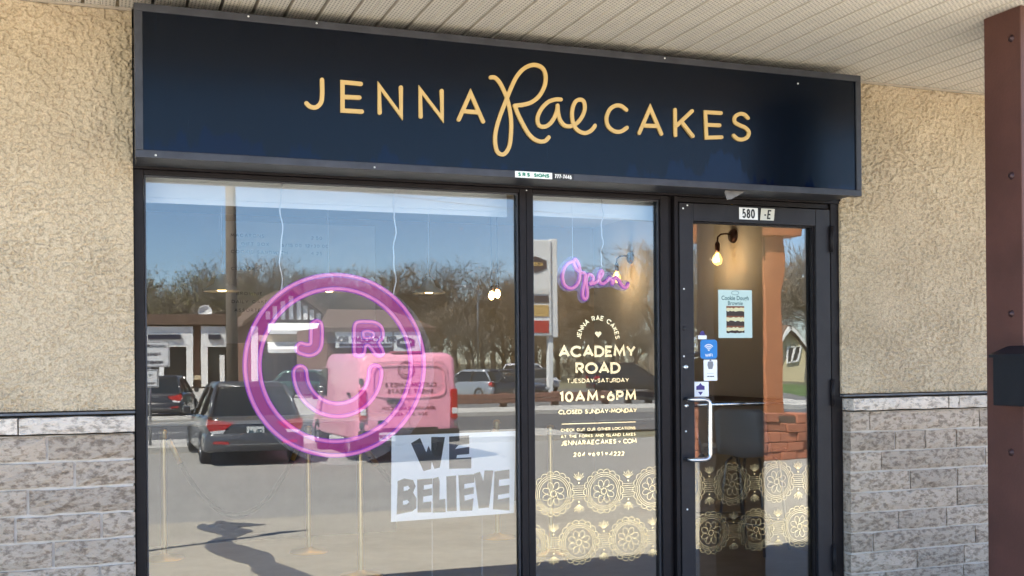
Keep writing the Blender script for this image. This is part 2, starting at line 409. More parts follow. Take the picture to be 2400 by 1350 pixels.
def paving_mat(name, c0, c1, vs1=1.2, vs2=70, streak=(1, 1, 1)):
    ma = mat(name, c0, .9); nt = ma.node_tree; L = nt.links; b = nt.nodes['Principled BSDF']
    tc = nt.nodes.new('ShaderNodeTexCoord'); mp = nt.nodes.new('ShaderNodeMapping'); mp.inputs['Scale'].default_value = streak; L.new(tc.outputs['Object'], mp.inputs['Vector'])
    a = nt.nodes.new('ShaderNodeTexNoise'); a.inputs['Scale'].default_value = vs1; a.inputs['Detail'].default_value = 8; a.inputs['Roughness'].default_value = .7; L.new(mp.outputs[0], a.inputs['Vector'])
    f = nt.nodes.new('ShaderNodeTexNoise'); f.inputs['Scale'].default_value = vs2; f.inputs['Detail'].default_value = 3; L.new(tc.outputs['Object'], f.inputs['Vector'])
    ca = ramp(nt, a.outputs['Fac'], [(.3, c0), (.7, c1)]); cf = ramp(nt, f.outputs['Fac'], [(.3, (.72,)*3), (.7, (1.22,)*3)])
    mx = nt.nodes.new('ShaderNodeMix'); mx.data_type = 'RGBA'; mx.blend_type = 'MULTIPLY'; mx.inputs[0].default_value = 1; L.new(ca, mx.inputs[6]); L.new(cf, mx.inputs[7])
    L.new(mx.outputs[2], b.inputs['Base Color'])
    bp = nt.nodes.new('ShaderNodeBump'); bp.inputs['Strength'].default_value = .5; bp.inputs['Distance'].default_value = .01; L.new(f.outputs['Fac'], bp.inputs['Height']); L.new(bp.outputs[0], b.inputs['Normal'])
    return ma
K = {}
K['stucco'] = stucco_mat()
K['stone'] = stone_mat('split_face_stone', (.27, .205, .148), (.41, .322, .24), (.54, .435, .332))
K['cap'] = stone_mat('cap_stone', (.42, .35, .28), (.66, .56, .455), (.78, .675, .56))
K['mortar'] = mat('mortar', (.62, .555, .48), .95, var=.12, vscale=30, bump=.4, bscale=150)
K['flash'] = mat('dark_flashing', (.12, .122, .13), .5, var=.3, vscale=20)
K['soffit'] = soffit_mat()
K['soffit_edge'] = mat('soffit_trim', (.36, .31, .24), .5)
K['roof'] = mat('roof_metal', (.2, .19, .18), .7, var=.1)
K['frame'] = mat('dark_anodised_frame', (.013, .0105, .011), .5, .0, var=.25, vscale=14, bump=.05, spec=.18)
K['frame2'] = mat('dark_grey_door_metal', (.022, .020, .022), .45, .0, var=.2, vscale=14, bump=.05, spec=.25)
K['signframe'] = mat('sign_box_metal', (.045, .046, .053), .45, .4, var=.3, vscale=9, bump=.1, bscale=25)
K['sign'] = sign_mat()
K['gold_letter'] = mat('gold_painted_letter', (.56, .37, .13), .42, 0, var=.06, vscale=5)
K['gold_foil'] = mat('gold_foil_vinyl', (.91, .84, .54), .20, 1.0, var=.06, vscale=6)
K['black'] = mat('black_vinyl', (.012, .012, .013), .5)
K['white'] = mat('white_vinyl', (.82, .82, .80), .5)
K['screw'] = mat('bright_screw', (.85, .85, .83), .3, .6)
K['chrome'] = mat('brushed_steel', (.62, .62, .63), .24, 1, bump=.03)
K['glass'] = glass_mat('window_glass', .068, wob=.0003, wscale=1.1)
K['doorglass'] = glass_mat('door_glass', .068, wob=.0012, wscale=2.4)
K['brown'] = mat('brown_painted_steel', (.092, .036, .026), .55, 0, var=.28, vscale=3.5, bump=.12, bscale=70)
K['bolt'] = mat('bolt_head', (.06, .03, .03), .5, .3)
K['blackbox'] = mat('black_enamel', (.009, .010, .014), .45, 0, spec=.3)
K['pink_tube'] = mat('neon_tube_pink', (.50, .15, .38), .3, emit=(1.0, .25, .72), estr=.07)
K['violet_edge'] = mat('neon_edge_violet', (.2, .03, .4), .3, emit=(.40, .04, .75), estr=.035)
K['magenta'] = clear_mat('magenta_sheet', (.34, .004, .19), .88, .35, emit=(.75, .002, .40), estr=.016)  # weak emission puts the glow of the tubes into the sheet itself
K['magenta_lt'] = clear_mat('magenta_sheet_light', (.50, .03, .34), .62, .35, emit=(.6, .03, .45), estr=.02)
K['acrylic'] = clear_mat('clear_acrylic', (.55, .56, .57), .13, .1)
K['acrylic_blue'] = clear_mat('violet_lit_acrylic', (.30, .28, .75), .20, .15, emit=(.25, .22, .85), estr=.02)
K['cord'] = mat('white_cord', (.75, .76, .78), .6)
K['paper'] = mat('white_paper', (.88, .90, .93), .8, var=.03, vscale=3)
K['blind'] = mat('white_blind', (.82, .83, .84), .85)
K['tan'] = mat('tan_wall', (.30, .245, .17), .85, var=.04)
K['taupe'] = mat('taupe_wall', (.56, .51, .45), .8, var=.05, vscale=2)
K['darkfloor'] = mat('shop_floor_tile', (.50, .48, .45), .35, var=.2, vscale=4)
K['ceil'] = mat('shop_ceiling_paint', (.5, .49, .46), .9)
K['wood'] = mat('counter_wood', (.09, .07, .055), .5, var=.25, vscale=6)
K['bronze'] = mat('oiled_bronze', (.06, .025, .018), .35, .8)
K['bulbglass'] = clear_mat('amber_bulb_glass', (.9, .6, .25), .25, .05, emit=(1, .55, .15), estr=.4)
K['filament'] = mat('glowing_filament', (1, .8, .4), .5, emit=(1.0, .62, .22), estr=6)
K['brass'] = mat('polished_brass', (.80, .58, .24), .32, 1)
K['velvet'] = mat('black_velvet_rope', (.012, .011, .010), .9, bump=.4, bscale=90)
K['chairplastic'] = mat('white_chair_plastic', (.62, .63, .64), .4)
K['chairleg'] = mat('grey_chair_leg', (.3, .31, .33), .35, .7)

# ================================================================== THE SETTING
# ---- ground
mb = MB(); mb.box((-14, -2.42, -.5), (16, .5, 0)); 
K['walk'] = paving_mat('concrete_walk', (.42, .39, .34), (.50, .465, .41), 1.0, 60)
mb.build('sidewalk', K['walk'], kind='structure')
def lotz(y): return -.13 if y > -2.4 else (-.13 - (.22) * min(1, (-2.42 - y) / 5.0))
def sheet(name, pts, mat_, dz=0.0, sub=None, **kw):
    mb = MB(); n = len(pts)
    mb.add([(x, y, lotz(y) + dz) for x, y in pts], [list(range(n))]); return mb.build(name, mat_, kind='structure', **kw)
K['lot_near'] = paving_mat('worn_concrete_lot', (.36, .33, .27), (.45, .415, .345), .9, 55)
K['lot_far'] = paving_mat('grey_asphalt_lot', (.27, .26, .24), (.34, .33, .30), .5, 45, (.35, 1.3, 1))
mb = MB()
ys = [-2.42, -7.42, -8.3]; xs = (-40, 60)
vv = [];
for y in ys: vv += [(-40, y, lotz(y)), (60, y, lotz(y))]
mb.add(vv, [(0, 2, 3, 1), (2, 4, 5, 3)]); mb.build('near_lot', K['lot_near'], kind='structure')
mb = MB(); mb.add([(-200, -8.3, -.35), (200, -8.3, -.35), (200, -300, -.35), (-200, -300, -.35)], [(0, 3, 2, 1)])
K['terrain'] = paving_mat('dry_town_ground', (.13, .125, .08), (.20, .19, .12), .15, 6)
mb2 = MB(); mb2.add([(-900, -800, -.40), (900, -800, -.40), (900, 60, -.40), (-900, 60, -.40)], [(0, 1, 2, 3)]); mb2.build('ground', K['terrain'], kind='structure')
mb = MB(); mb.add([(-60, -8.3, -.35), (90, -8.3, -.35), (90, -19, -.35), (-60, -19, -.35)], [(0, 3, 2, 1)]); mb.build('parking_lot', K['lot_far'], kind='structure')
K['pale_walk'] = paving_mat('pale_concrete', (.42, .41, .37), (.52, .50, .46), .8, 40)
K['road'] = paving_mat('road_asphalt', (.085, .085, .088), (.13, .13, .13), .4, 40, (.2, 1.5, 1))
K['kerb'] = mat('kerb_concrete', (.45, .43, .39), .9, var=.15, vscale=5)
mb = MB(); mb.box((-60, -21.6, -.4), (11.2, -19, -.22)); mb.build('boulevard_walk', K['pale_walk'], kind='structure')
mb = MB(); mb.box((19, -21.6, -.4), (90, -19, -.22)); mb.build('boulevard_walk', K['pale_walk'], kind='structure')
mb = MB(); mb.add([(-120, -21.6, -.345), (160, -21.6, -.345), (160, -31, -.345), (-120, -31, -.345)], [(0, 3, 2, 1)]); mb.build('road', K['road'], kind='structure')
K['line'] = mat('road_paint', (.62, .61, .57), .8, var=.2, vscale=4)
mb = MB()
for i in range(-8, 14): mb.add([(i*7, -26.2, -.340), (i*7+3, -26.2, -.340), (i*7+3, -26.35, -.340), (i*7, -26.35, -.340)], [(0, 3, 2, 1)])
mb.build('lane_marking', K['line'], kind='structure')
mb = MB(); mb.box((-120, -34.6, -.4), (160, -31, -.21)); mb.build('far_pavement', K['pale_walk'], kind='structure')
mb = MB(); mb.add([(-120, -34.6, -.30), (10.5, -34.6, -.30), (24, -92, -.30), (-120, -92, -.30)], [(0, 3, 2, 1)]); mb.build('forecourt', paving_mat('forecourt_concrete', (.38, .37, .33), (.48, .46, .42), .3, 20), kind='structure')
mb = MB(); mb.add([(10.5, -34.6, -.31), (32, -34.6, -.31), (36, -60, -.31), (16.5, -60, -.31)], [(0, 3, 2, 1)]); mb.build('far_car_park', paving_mat('car_park_asphalt', (.12, .12, .12), (.17, .17, .165), .3, 20), kind='structure')
K['grass'] = paving_mat('spring_grass', (.05, .10, .022), (.09, .14, .035), 1.2, 30)
mb = MB(); mb.add([(32, -34.6, -.305), (160, -34.6, -.305), (160, -70, -.305), (36, -60, -.305)], [(0, 3, 2, 1)]); mb.build('lawn', K['grass'], kind='structure')
mb = MB(); mb.add([(19.5, -15, -.33), (60, -15, -.33), (60, -19, -.33), (19.5, -19, -.33)], [(0, 3, 2, 1)]); mb.build('verge', K['grass'], kind='structure')

# wet stain and puddle on the lot
K['wet'] = mat('wet_paving', (.12, .115, .11), .35, var=.25, vscale=6, spec=.5)
K['puddle'] = mat('puddle_water', (.11, .115, .12), .22, spec=.6)
def blob(px_pts, z_off, name, material, label, cat):
    pts = smooth(px_pts, 5, True); mb = MB(); out = []
    for u, v in pts:
        p = MG(u, v, -.35); y = p.y
        for _ in range(5): p = MG(u, v, lotz(y) + z_off); y = p.y
        out.append((p.x + rnd.uniform(-.012, .012), p.y + rnd.uniform(-.012, .012), lotz(p.y) + z_off))
    n = len(out); mb.add(out, [list(range(n))]); return mb.build(name, material, None, label=label, cat=cat)
blob([(462, 1238), (478, 1228), (496, 1231), (512, 1220), (540, 1224), (585, 1226), (622, 1229), (590, 1233), (560, 1236), (592, 1243), (560, 1257), (545, 1272), (590, 1284), (640, 1300), (648, 1318), (690, 1332), (735, 1352), (720, 1362), (640, 1360), (590, 1340), (585, 1325), (540, 1312), (490, 1292), (480, 1275), (505, 1262), (520, 1255)], .004, 'wet_stain', K['wet'], 'winding dark wet stain on the paving seen in the big window', 'stain')
blob([(486, 1234), (497, 1229), (506, 1230), (518, 1224), (530, 1228), (546, 1225), (572, 1227), (552, 1232), (566, 1234), (540, 1238), (522, 1236), (508, 1240)], .008, 'puddle', K['puddle'], 'small sky-blue puddle at the head of the wet stain', 'puddle')

# ---- shop building shell
bld = thing('shop_building', 'plain shop unit behind the storefront with flat roof and brown inner wall', 'building', (2, 3, 0))
mb = MB(); mb.box((-14, .3, 3.32), (16, 10, 3.7)); mb.build('roof', K['roof'], bld)
mb = MB(); mb.box((-14, 9.0, 0), (16, 9.3, 3.32)); mb.build('rear_wall', K['tan'], bld)
SX = 5.35
mb = MB(); mb.box((SX, .20, .0), (SX + .15, 7.0, 3.30)); mb.build('side_wall', K['taupe'], bld)
mb = MB(); mb.box((-1.6, .20, .0), (-1.45, 7.0, 3.30)); mb.build('side_wall', K['tan'], bld)
mb = MB(); mb.box((-1.45, 6.2, 0), (SX, 6.35, 3.30)); mb.build('inner_wall', K['tan'], bld)
mb = MB(); mb.box((-1.45, .22, 3.05), (SX, 6.2, 3.12)); mb.build('ceiling', K['ceil'], bld)
mb = MB(); mb.box((-1.45, .5, -.06), (SX, 6.2, .004)); mb.build('floor', K['darkfloor'], bld)
mb = MB(); mb.box((SX - .05, .25, 1.17), (SX, 5.6, 1.22)); mb.build('wall_rail', K['wood'], bld)

# ---- stucco walls
def stucco(x0, x1, label):
    t = thing('stucco_wall', label, 'wall', ((x0 + x1) / 2, .06, 1.345), 'stucco walls of the shop front')
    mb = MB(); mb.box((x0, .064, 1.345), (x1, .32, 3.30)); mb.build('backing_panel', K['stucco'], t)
    # trowelled coat: modelled relief on the stretch of wall in view, plain beyond
    v0, v1 = max(x0, -.62), min(x1, 5.25); st_ = .0036; nx = int((v1 - v0) / st_); nz = int((3.16 - 1.345) / st_); vs_ = []
    for k in range(nz + 1):
        z = 1.345 + (3.16 - 1.345) * k / nz
        for i in range(nx + 1):
            x = v0 + (v1 - v0) * i / nx
            p = Vector((x, z, 3.7))
            w_ = mnoise.noise(p * 9) * .5
            n_ = mnoise.noise(Vector((x*41 + w_, z*45 - w_, 1.3))) + .75 * mnoise.noise(Vector((x*82, z*88, 5.1)))
            h = max(0.0, min(1.0, (n_ + .16) / .26)); h = h * h * (3 - 2 * h)
            h = h * (.72 + .38 * mnoise.noise(p * 5) + .30 * mnoise.noise(Vector((x*52, z*52, 9)))) + .14 * mnoise.noise(Vector((x*170, z*170, 0)))
            vs_.append((x, max(.0450, .0605 - .0130 * h), z))
    fs = [(k*(nx+1)+i, k*(nx+1)+i+1, (k+1)*(nx+1)+i+1, (k+1)*(nx+1)+i) for k in range(nz) for i in range(nx)]
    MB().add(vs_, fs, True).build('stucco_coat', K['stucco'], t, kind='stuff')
    mb = MB(); mb.box((x0, .037, 1.329), (x1, .075, 1.339)); mb.build('flashing', K['flash'], t)
    mb = MB(); mb.box((x0, .042, 3.147), (x1, .060, 3.160)); mb.build('soffit_trim', K['soffit_edge'], t)
    return t
stucco(-9, .185, 'rough beige stucco wall left of the navy sign')
stucco(4.045, 9, 'rough beige stucco wall between the door and the brown post')

# ---- split-face stone
def stone_mesh(x0, x1, z0, z1, y0=0.0, y1=.16, jit=.016):
    mb = MB(); nx = max(2, int((x1 - x0) / .055)); nz = 3; g = {}
    vs_ = []
    for i in range(nx + 1):
        for k in range(nz + 1):
            edge = i in (0, nx) or k in (0, nz)
            x = x0 + (x1 - x0) * i / nx + (0 if i in (0, nx) else rnd.uniform(-.014, .014))
            z = z0 + (z1 - z0) * k / nz + (rnd.uniform(-.0028, .0028) if k in (0, nz) else rnd.uniform(-.009, .009))
            y = y0 + (rnd.uniform(.001, .011) if edge else rnd.uniform(-jit, .004))
            g[i, k] = len(vs_); vs_.append((x, y, z))
    fs = [(g[i, k], g[i+1, k], g[i+1, k+1], g[i, k+1]) for i in range(nx) for k in range(nz)]
    ring = [g[i, 0] for i in range(nx)] + [g[nx, k] for k in range(nz)] + [g[i, nz] for i in range(nx, 0, -1)] + [g[0, k] for k in range(nz, 0, -1)]
    b0 = len(vs_)
    for r_ in ring: vs_.append((vs_[r_][0], y1, vs_[r_][2]))
    n = len(ring)
    for i in range(n): fs.append((ring[(i+1) % n], ring[i], b0 + i, b0 + (i+1) % n))
    return mb.add(vs_, fs, False)
def stone_wall(x0, x1, joints, caps, label):
    t = thing('stone_wall', label, 'wall', ((x0 + x1) / 2, .08, 0), 'low split-face stone walls')
    mb = MB(); mb.box((x0 + .006, .0165, 0), (x1 - .006, .20, 1.24)); mb.build('mortar', K['mortar'], t)
    z = 1.242; c = .1165; J = .0115
    for row in range(11):
        z1 = z - J * .5; z0 = max(0.002, z - c + J * .5)
        js = joints[row] if row < len(joints) else None
        if js is None:
            js = []; q = x0 + rnd.uniform(.12, .5)
            while q < x1 - .1: js.append(q); q += rnd.choice([.3, .4, .45, .55, .62])
        e = [x0] + sorted(js) + [x1]
        for a, b in zip(e[:-1], e[1:]):
            stone_mesh(a + (J/2 if a > x0 else 0), b - (J/2 if b < x1 else 0), z0, z1).build('stone', K['stone'], t)
        z -= c
        if z < .03: break
    e = [x0 - .0] + caps + [x1]
    for a, b in zip(e[:-1], e[1:]):
        stone_mesh(a + (.003 if a > x0 else 0), b - (.003 if b < x1 else 0), 1.250, 1.318, -.034, .15, .006).build('cap_stone', K['cap'], t)
    return t
lj = lambda pxs, py: [W(p, py, 0).x for p in pxs]
def fill_left(js): # continue a course out of the frame on the left
    q = min(js) - rnd.choice([.35, .45, .55])
    while q > -2.6: js = [q] + js; q -= rnd.choice([.32, .42, .5, .6])
    return js
stone_wall(-2.8, .180, [fill_left(lj(p, y)) for p, y in (([110], 1045), ([175], 1100), ([65], 1165), ([238], 1220), ([125], 1290))],
           fill_left(lj([43], 1000)), 'grey split-face stone wall under the left stucco')
def fill_right(js):
    q = max(js) + .35
    while q < 6.6: js = js + [q]; q += rnd.choice([.32, .42, .5, .6])
    return js
stone_wall(4.067, 6.8, [fill_right(lj(p, y)) for p, y in (([2040, 2297], 980), ([2100, 2170, 2243], 1022), ([2067, 2312], 1070), ([2135], 1115), ([2245], 1160), ([2108, 2220], 1205), ([2048, 2288], 1250), ([2151], 1295), ([2077, 2260], 1340))],
           fill_right(lj([2216, 2240], 950)), 'grey split-face stone wall right of the glass door')

# ---- canopy with soffit
DC = 1.70
can = thing('canopy', 'deep canopy over the walk with perforated beige soffit panels', 'canopy', (2, 0, 3.16))
PW = .146
base = MB()
prof = [(.0, .060), (.013, .060), (.0150, .0), (.077, .0), (.0795, .005), (.0825, .005), (.085, .0), (.1435, .0), (.1455, .004), (.1455, .060)]
y0, y1 = -DC + .03, .06
vs_ = [(x, y0, z) for x, z in prof] + [(x, y1, z) for x, z in prof]; n = len(prof)
base.add(vs_, [(i, n+i, n+i+1, i+1) for i in range(n-1)])
first = None; x_start = 4.206 - 44 * PW
for i in range(78):
    if first is None:
        first = base.build('soffit_panel', K['soffit'], can); me = first.data; o = first
    else:
        o = bpy.data.objects.new('soffit_panel', me); COL.objects.link(o); o.parent = can
    o.location = Vector((x_start + i * PW, 0, 3.1605)) - OFF[can]
    if i == 0: # mesh is already relative to the canopy root; undo it so the object origin is the panel edge
        for v in me.vertices: v.co += OFF[can]
mb = MB(); mb.box((-14, -DC, 3.232), (16, .298, 3.315)); mb.build('roof_slab', K['roof'], can)
mb = MB(); mb.box((-14, -DC - .02, 3.145), (16, -DC + .028, 3.33)); mb.build('fascia', mat('fascia_metal', (.12, .06, .045), .5), can)

# ---- brown canopy post with bolts
PX0, PX1, PY0, PY1 = 3.99, 4.385, -1.335, -1.11
post = thing('canopy_post', 'brown painted steel post at the right edge with bolt heads', 'post', ((PX0+PX1)/2, (PY0+PY1)/2, 0))
mb = MB(); mb.bbox((PX0, PY0, 0), (PX1, PY1, 3.16), .006); mb.build('casing', K['brown'], post)
for py in (90, 412, 735, 1060, 1385):
    p = WX(2369, py, PX0 - .004); mb = MB()
    mb.lathe([(.0, -.008), (.007, -.008), (.011, -.004), (.0145, .004)], p, 10, 'x'); mb.build('bolt', K['bolt'], post)
    mb = MB(); mb.lathe([(.0145, -.0015), (.0175, .002), (.0175, .004)], p, 12, 'x'); mb.build('washer', K['bolt'], post)
mbx = thing('mailbox', 'black metal box fixed to the brown post', 'mailbox', (3.93, -1.36, 1.45))
a = WX(2330, 832, 3.895); b = WX(2330, 950, 3.895)
mb = MB(); mb.bbox((3.885, a.y - .20, b.z), (PX0 - .002, a.y, a.z), .006); mb.build('body', K['blackbox'], mbx)
mb = MB(); mb.add([(3.87, a.y-.21, a.z-.012), (3.87, a.y+.008, a.z-.012), (PX0-.002, a.y+.008, a.z+.030), (PX0-.002, a.y-.21, a.z+.030),
                   (3.87, a.y-.21, a.z+.002), (3.87, a.y+.008, a.z+.002), (PX0-.002, a.y+.008, a.z+.042), (PX0-.002, a.y-.21, a.z+.042)],
                  [(0,3,2,1),(4,5,6,7),(0,1,5,4),(1,2,6,5),(2,3,7,6),(3,0,4,7)]); mb.build('lid', K['blackbox'], mbx)

# ================================================================== FASCIA SIGN
sg = thing('fascia_sign', 'long navy fascia sign box with gold lettering above the window and door', 'sign', (2.08, -.22, 2.44))
SY = -.225; x0, x1, z0, z1 = .185, 3.977, 2.440, 3.105; FW = .034
mb = MB(); mb.box((x0 + .01, SY + .012, z0 + .01), (x1 - .01, .06, z1 - .01)); mb.build('box', K['signframe'], sg)
mb = MB(); mb.box((x0 + FW, SY + .008, z0 + FW), (x1 - FW, SY + .011, z1 - FW)); mb.build('face', K['sign'], sg)
for a, b, nm in (((x0, SY, z1 - FW), (x1, SY + .05, z1), 'top_rail'), ((x0, SY, z0), (x1, SY + .05, z0 + FW), 'bottom_rail'),
                 ((x0, SY - .001, z0 + FW), (x0 + FW, SY + .05, z1 - FW), 'end_rail'), ((x1 - FW, SY - .001, z0 + FW), (x1, SY + .05, z1 - FW), 'end_rail')):
    MB().bbox(a, b, .003).build(nm, K['signframe'], sg)
FS = FACADE(SY + .008)
LW = .0195
def letter(strokes, ox, oy, sc, sm=None, w=LW):
    mb = MB()
    for i, s_ in enumerate(strokes):
        pts = trace(s_, ox, oy, sc, SY + .008)
        if sm and sm[i]: pts = smooth(pts, 6)
        mb.ribbon(pts, w, FS, 0.0, .009 + .0022 * i, rise=.0018)
    return mb.build('letter', K['gold_letter'], sg)
letter([[(754,188),(754.5,222),(752,240),(744,250),(735,253),(725,250),(717.5,243)]], 0, 0, 1, [1])
letter([[(845,197.5),(802,193.5),(802,260),(847,262.5)], [(802,228),(841,230)]], 0, 0, 1)
letter([[(889,265),(888,202),(939,271.5),(938.5,206)]], 0, 0, 1)
letter([[(985,274),(984,211),(1035,278),(1034,214)]], 0, 0, 1)
letter([[(1074,281),(1101.7,219),(1131,285.7)], [(1086,261.7),(1121,264.5)]], 0, 0, 1)
letter([[(1047,547),(1075,548),(1105,575),(1135,630),(1160,690),(1180,770),(1190,850),(1190,930),(1180,1020),(1155,1073),(1125,1088),(1095,1070),(1080,1020),(1078,960),(1090,890),(1115,810),(1150,720),(1190,620),(1230,540),(1280,485),(1340,460),(1395,470),(1425,505),(1433,560),(1420,620),(1385,680),(1335,720),(1280,738),(1215,746)],
        [(1215,746),(1240,810),(1275,880),(1310,940),(1350,980),(1395,998),(1430,992),(1453,968)]], 800, 0, 3, [1, 1])
letter([[(1540,702),(1500,702),(1450,720),(1405,765),(1378,820),(1378,865),(1395,890),(1430,892),(1465,870),(1495,825),(1512,780),(1516,745)],
        [(1516,745),(1520,800),(1535,850),(1565,885),(1605,892)]], 800, 0, 3, [1, 1])
letter([[(1600,891),(1650,870),(1690,820),(1708,765),(1700,715),(1670,703),(1640,720),(1622,765),(1618,820),(1630,880),(1660,920),(1705,938),(1745,925),(1770,900),(1778,885)]], 800, 0, 3, [1])
letter([[(2000,775),(1965,748),(1925,745),(1885,770),(1862,820),(1864,870),(1885,905),(1925,928),(1965,925),(2003,900)]], 800, 0, 3, [1])
letter([[(2090,937),(2167,760),(2245,943)], [(2120,885),(2218,890)]], 800, 0, 3)
letter([[(1580.7,258),(1581.3,317.7)], [(1620,261),(1583,296)], [(1594.5,285.5),(1621,320)]], 0, 0, 1)
letter([[(265,797),(155,791),(162,970),(268,967)], [(158,880),(252,884)]], 1600, 0, 3)
letter([[(455,832),(430,808),(395,803),(362,825),(362,860),(395,882),(435,900),(460,930),(450,965),(415,983),(380,978),(353,955)]], 1600, 0, 3, [1])
# maker's sticker on the bottom rail
def textmesh(body, size, F, u, v, depth=.0006, bold=0.0, align='CENTER', wx=1.0):
    cu = bpy.data.curves.new('lettering', 'FONT'); cu.body = body; cu.size = size; cu.align_x = align; cu.offset = bold; cu.resolution_u = 3
    ob = bpy.data.objects.new('lettering', cu); COL.objects.link(ob); bpy.context.view_layer.update()
    dg = bpy.context.evaluated_depsgraph_get(); me = bpy.data.meshes.new_from_object(ob.evaluated_get(dg))
    mb = MB(); mb.add([F.p(u + q.co.x * wx, v + q.co.y, depth) for q in me.vertices], [list(p.vertices) for p in me.polygons])
    bpy.data.objects.remove(ob); bpy.data.curves.remove(cu); bpy.data.meshes.remove(me)
    return mb
K['green'] = mat('green_print', (.02, .22, .13), .5)
FS0 = FACADE(SY)
a = W(1207, 402, SY); b = W(1294, 418, SY); c = W(1345, 420, SY); zb = z0 + .001
st1 = MB().prism([(a.x, zb), (b.x, zb), (b.x, zb + .031), (a.x, zb + .031)], FS0, .0005, .0015).build('maker_sticker', K['white'], sg)
lettering(MB(), 'S.R.S. SIGNS', .019, .0052, FS0, (a.x + b.x) / 2, zb + .006, .0024, .0015, track=.30).build('lettering', K['green'], st1)
st2 = MB().prism([(b.x, zb), (c.x, zb), (c.x, zb + .031), (b.x, zb + .031)], FS0, .0005, .0014).build('maker_sticker', K['black'], sg)
lettering(MB(), '777-7446', .021, .0042, FS0, (b.x + c.x) / 2, zb + .005, .0022, .0014, track=.20, wx=.62).build('lettering', K['white'], st2)
# loose strip hanging at the bottom rail over the door
K['torn'] = mat('torn_grey_strip', (.16, .15, .14), .7, var=.4, vscale=25)
p = [W(u, v, SY + .05) for u, v in ((1710, 436), (1762, 440), (1716, 466), (1704, 468), (1698, 450))]
mb = MB(); nn = len(p); mb.add([q for q in p] + [q + Vector((.004, .010, 0)) for q in p], [list(range(nn))[::-1], list(range(nn, 2*nn))] + [(i, (i+1) % nn, nn+(i+1) % nn, nn+i) for i in range(nn)])
mb.build('loose_strip', K['torn'], sg)
for px, py in ((582, 35), (742, 48), (1558, 130), (365, 368), (878, 393), (1870, 196)):
    q = W(px, py, SY); MB().lathe([(0, -.004), (.004, -.003), (.005, 0)], (q.x, SY, min(max(q.z, z0 + .012), z1 - .012) if py < 300 else z0 + .012), 8, 'y').build('rivet', K['screw'], sg)

# ================================================================== WINDOWS AND DOOR
def bar(t, name, x0, x1, z0, z1, y0=.08, y1=.17, m='frame', r=.003):
    return MB().bbox((x0, y0, z0), (x1, y1, z1), r).build(name, K[m], t)
def pane(t, x0, x1, z0, z1, m, rz=0):
    mb = MB(); mb.box((x0, YG, z0), (x1, YG + .006, z1)); return mb.build('glass_pane', K[m], t)
ZT = 2.418; ZB = .12
wb = thing('shop_window', 'wide dark framed shop window with pink smiling ring sign', 'window', (1.15, .12, 0), 'shop front windows')
bar(wb, 'jamb', .187, .232, 0, 2.44); bar(wb, 'head', .234, 2.072, ZT, 2.439); bar(wb, 'sill', .234, 2.072, .02, ZB)
pane(wb, .225, 2.08, ZB - .01, ZT + .01, 'glass')
bar(wb, 'jamb', 2.074, 2.109, 0, 2.44)
bar(wb, 'glazing_bead', .2345, .2420, ZB, ZT, .098, .118, 'signframe', .001); bar(wb, 'glazing_bead', 2.064, 2.0715, ZB, ZT, .098, .118, 'signframe', .001)
bar(wb, 'glazing_bead', .243, 2.063, ZT - .008, ZT - .0005, .098, .118, 'signframe', .001)
wn_ = thing('side_window', 'narrow dark framed window with gold lettering between mullion and door', 'window', (2.5, .12, 0), 'shop front windows')
bar(wn_, 'jamb', 2.1105, 2.146, 0, 2.44); bar(wn_, 'head', 2.148, 2.890, ZT, 2.439); bar(wn_, 'sill', 2.148, 2.890, .02, ZB)
bar(wn_, 'jamb', 2.892, 2.940, 0, 2.44); pane(wn_, 2.14, 2.90, ZB - .01, ZT + .01, 'glass')
bar(wn_, 'glazing_bead', 2.1485, 2.1555, ZB, ZT, .098, .118, 'signframe', .001); bar(wn_, 'glazing_bead', 2.882, 2.8895, ZB, ZT, .098, .118, 'signframe', .001)
bar(wn_, 'glazing_bead', 2.157, 2.881, ZT - .008, ZT - .0005, .098, .118, 'signframe', .001)
dr = thing('glass_door', 'dark metal framed glass door with steel pull handle', 'door', (3.5, .12, 0))
bar(dr, 'door_jamb', 2.943, 2.972, 0, 2.44, .11, .2); bar(dr, 'door_jamb', 2.974, 2.997, 0, 2.44, .075, .2)
bar(dr, 'door_jamb', 3.990, 4.062, 0, 2.44, .07, .2); bar(dr, 'door_head', 2.999, 3.988, 2.412, 2.439, .085, .2)
bar(dr, 'stile', 3.003, 3.087, .02, 2.405, .07, .17, 'frame2'); bar(dr, 'stile', 3.888, 3.984, .02, 2.405, .07, .17, 'frame2')
bar(dr, 'top_rail', 3.089, 3.886, 2.309, 2.405, .0705, .17, 'frame2'); bar(dr, 'bottom_rail', 3.089, 3.886, .02, .24, .0705, .17, 'frame2')
pane(dr, 3.08, 3.895, .23, 2.315, 'doorglass')
bar(dr, 'glazing_bead', 3.0885, 3.0965, .241, 2.308, .09, .118, 'frame', .001); bar(dr, 'glazing_bead', 3.8785, 3.8865, .241, 2.308, .09, .118, 'frame', .001)
bar(dr, 'glazing_bead', 3.0975, 3.8775, 2.300, 2.3085, .09, .118, 'frame', .001)
MB().box((.187, .062, 2.4405), (4.062, .2, 2.62)).build('lintel', K['frame'], bld)
# screws
def dots(t, pts, y, r=.0045):
    for px, py in pts:
        q = W(px, py, y); MB().lathe([(0, -.0035), (r * .7, -.0028), (r, 0)], (q.x, y, q.z), 8, 'y').build('screw', K['screw'], t)
dots(dr, ((1601, 488), (1611, 481), (1603, 677), (1603, 835), (1608, 1011), (1611, 1194)), .07, .0058)
dots(dr, ((1577, 479), (1582, 653), (1581, 813), (1585, 958), (1586, 1120), (1589, 1261)), .0745 if False else .1098, .0036)
dots(wb, ((320, 393), (1234, 446)), .0798, .0045)
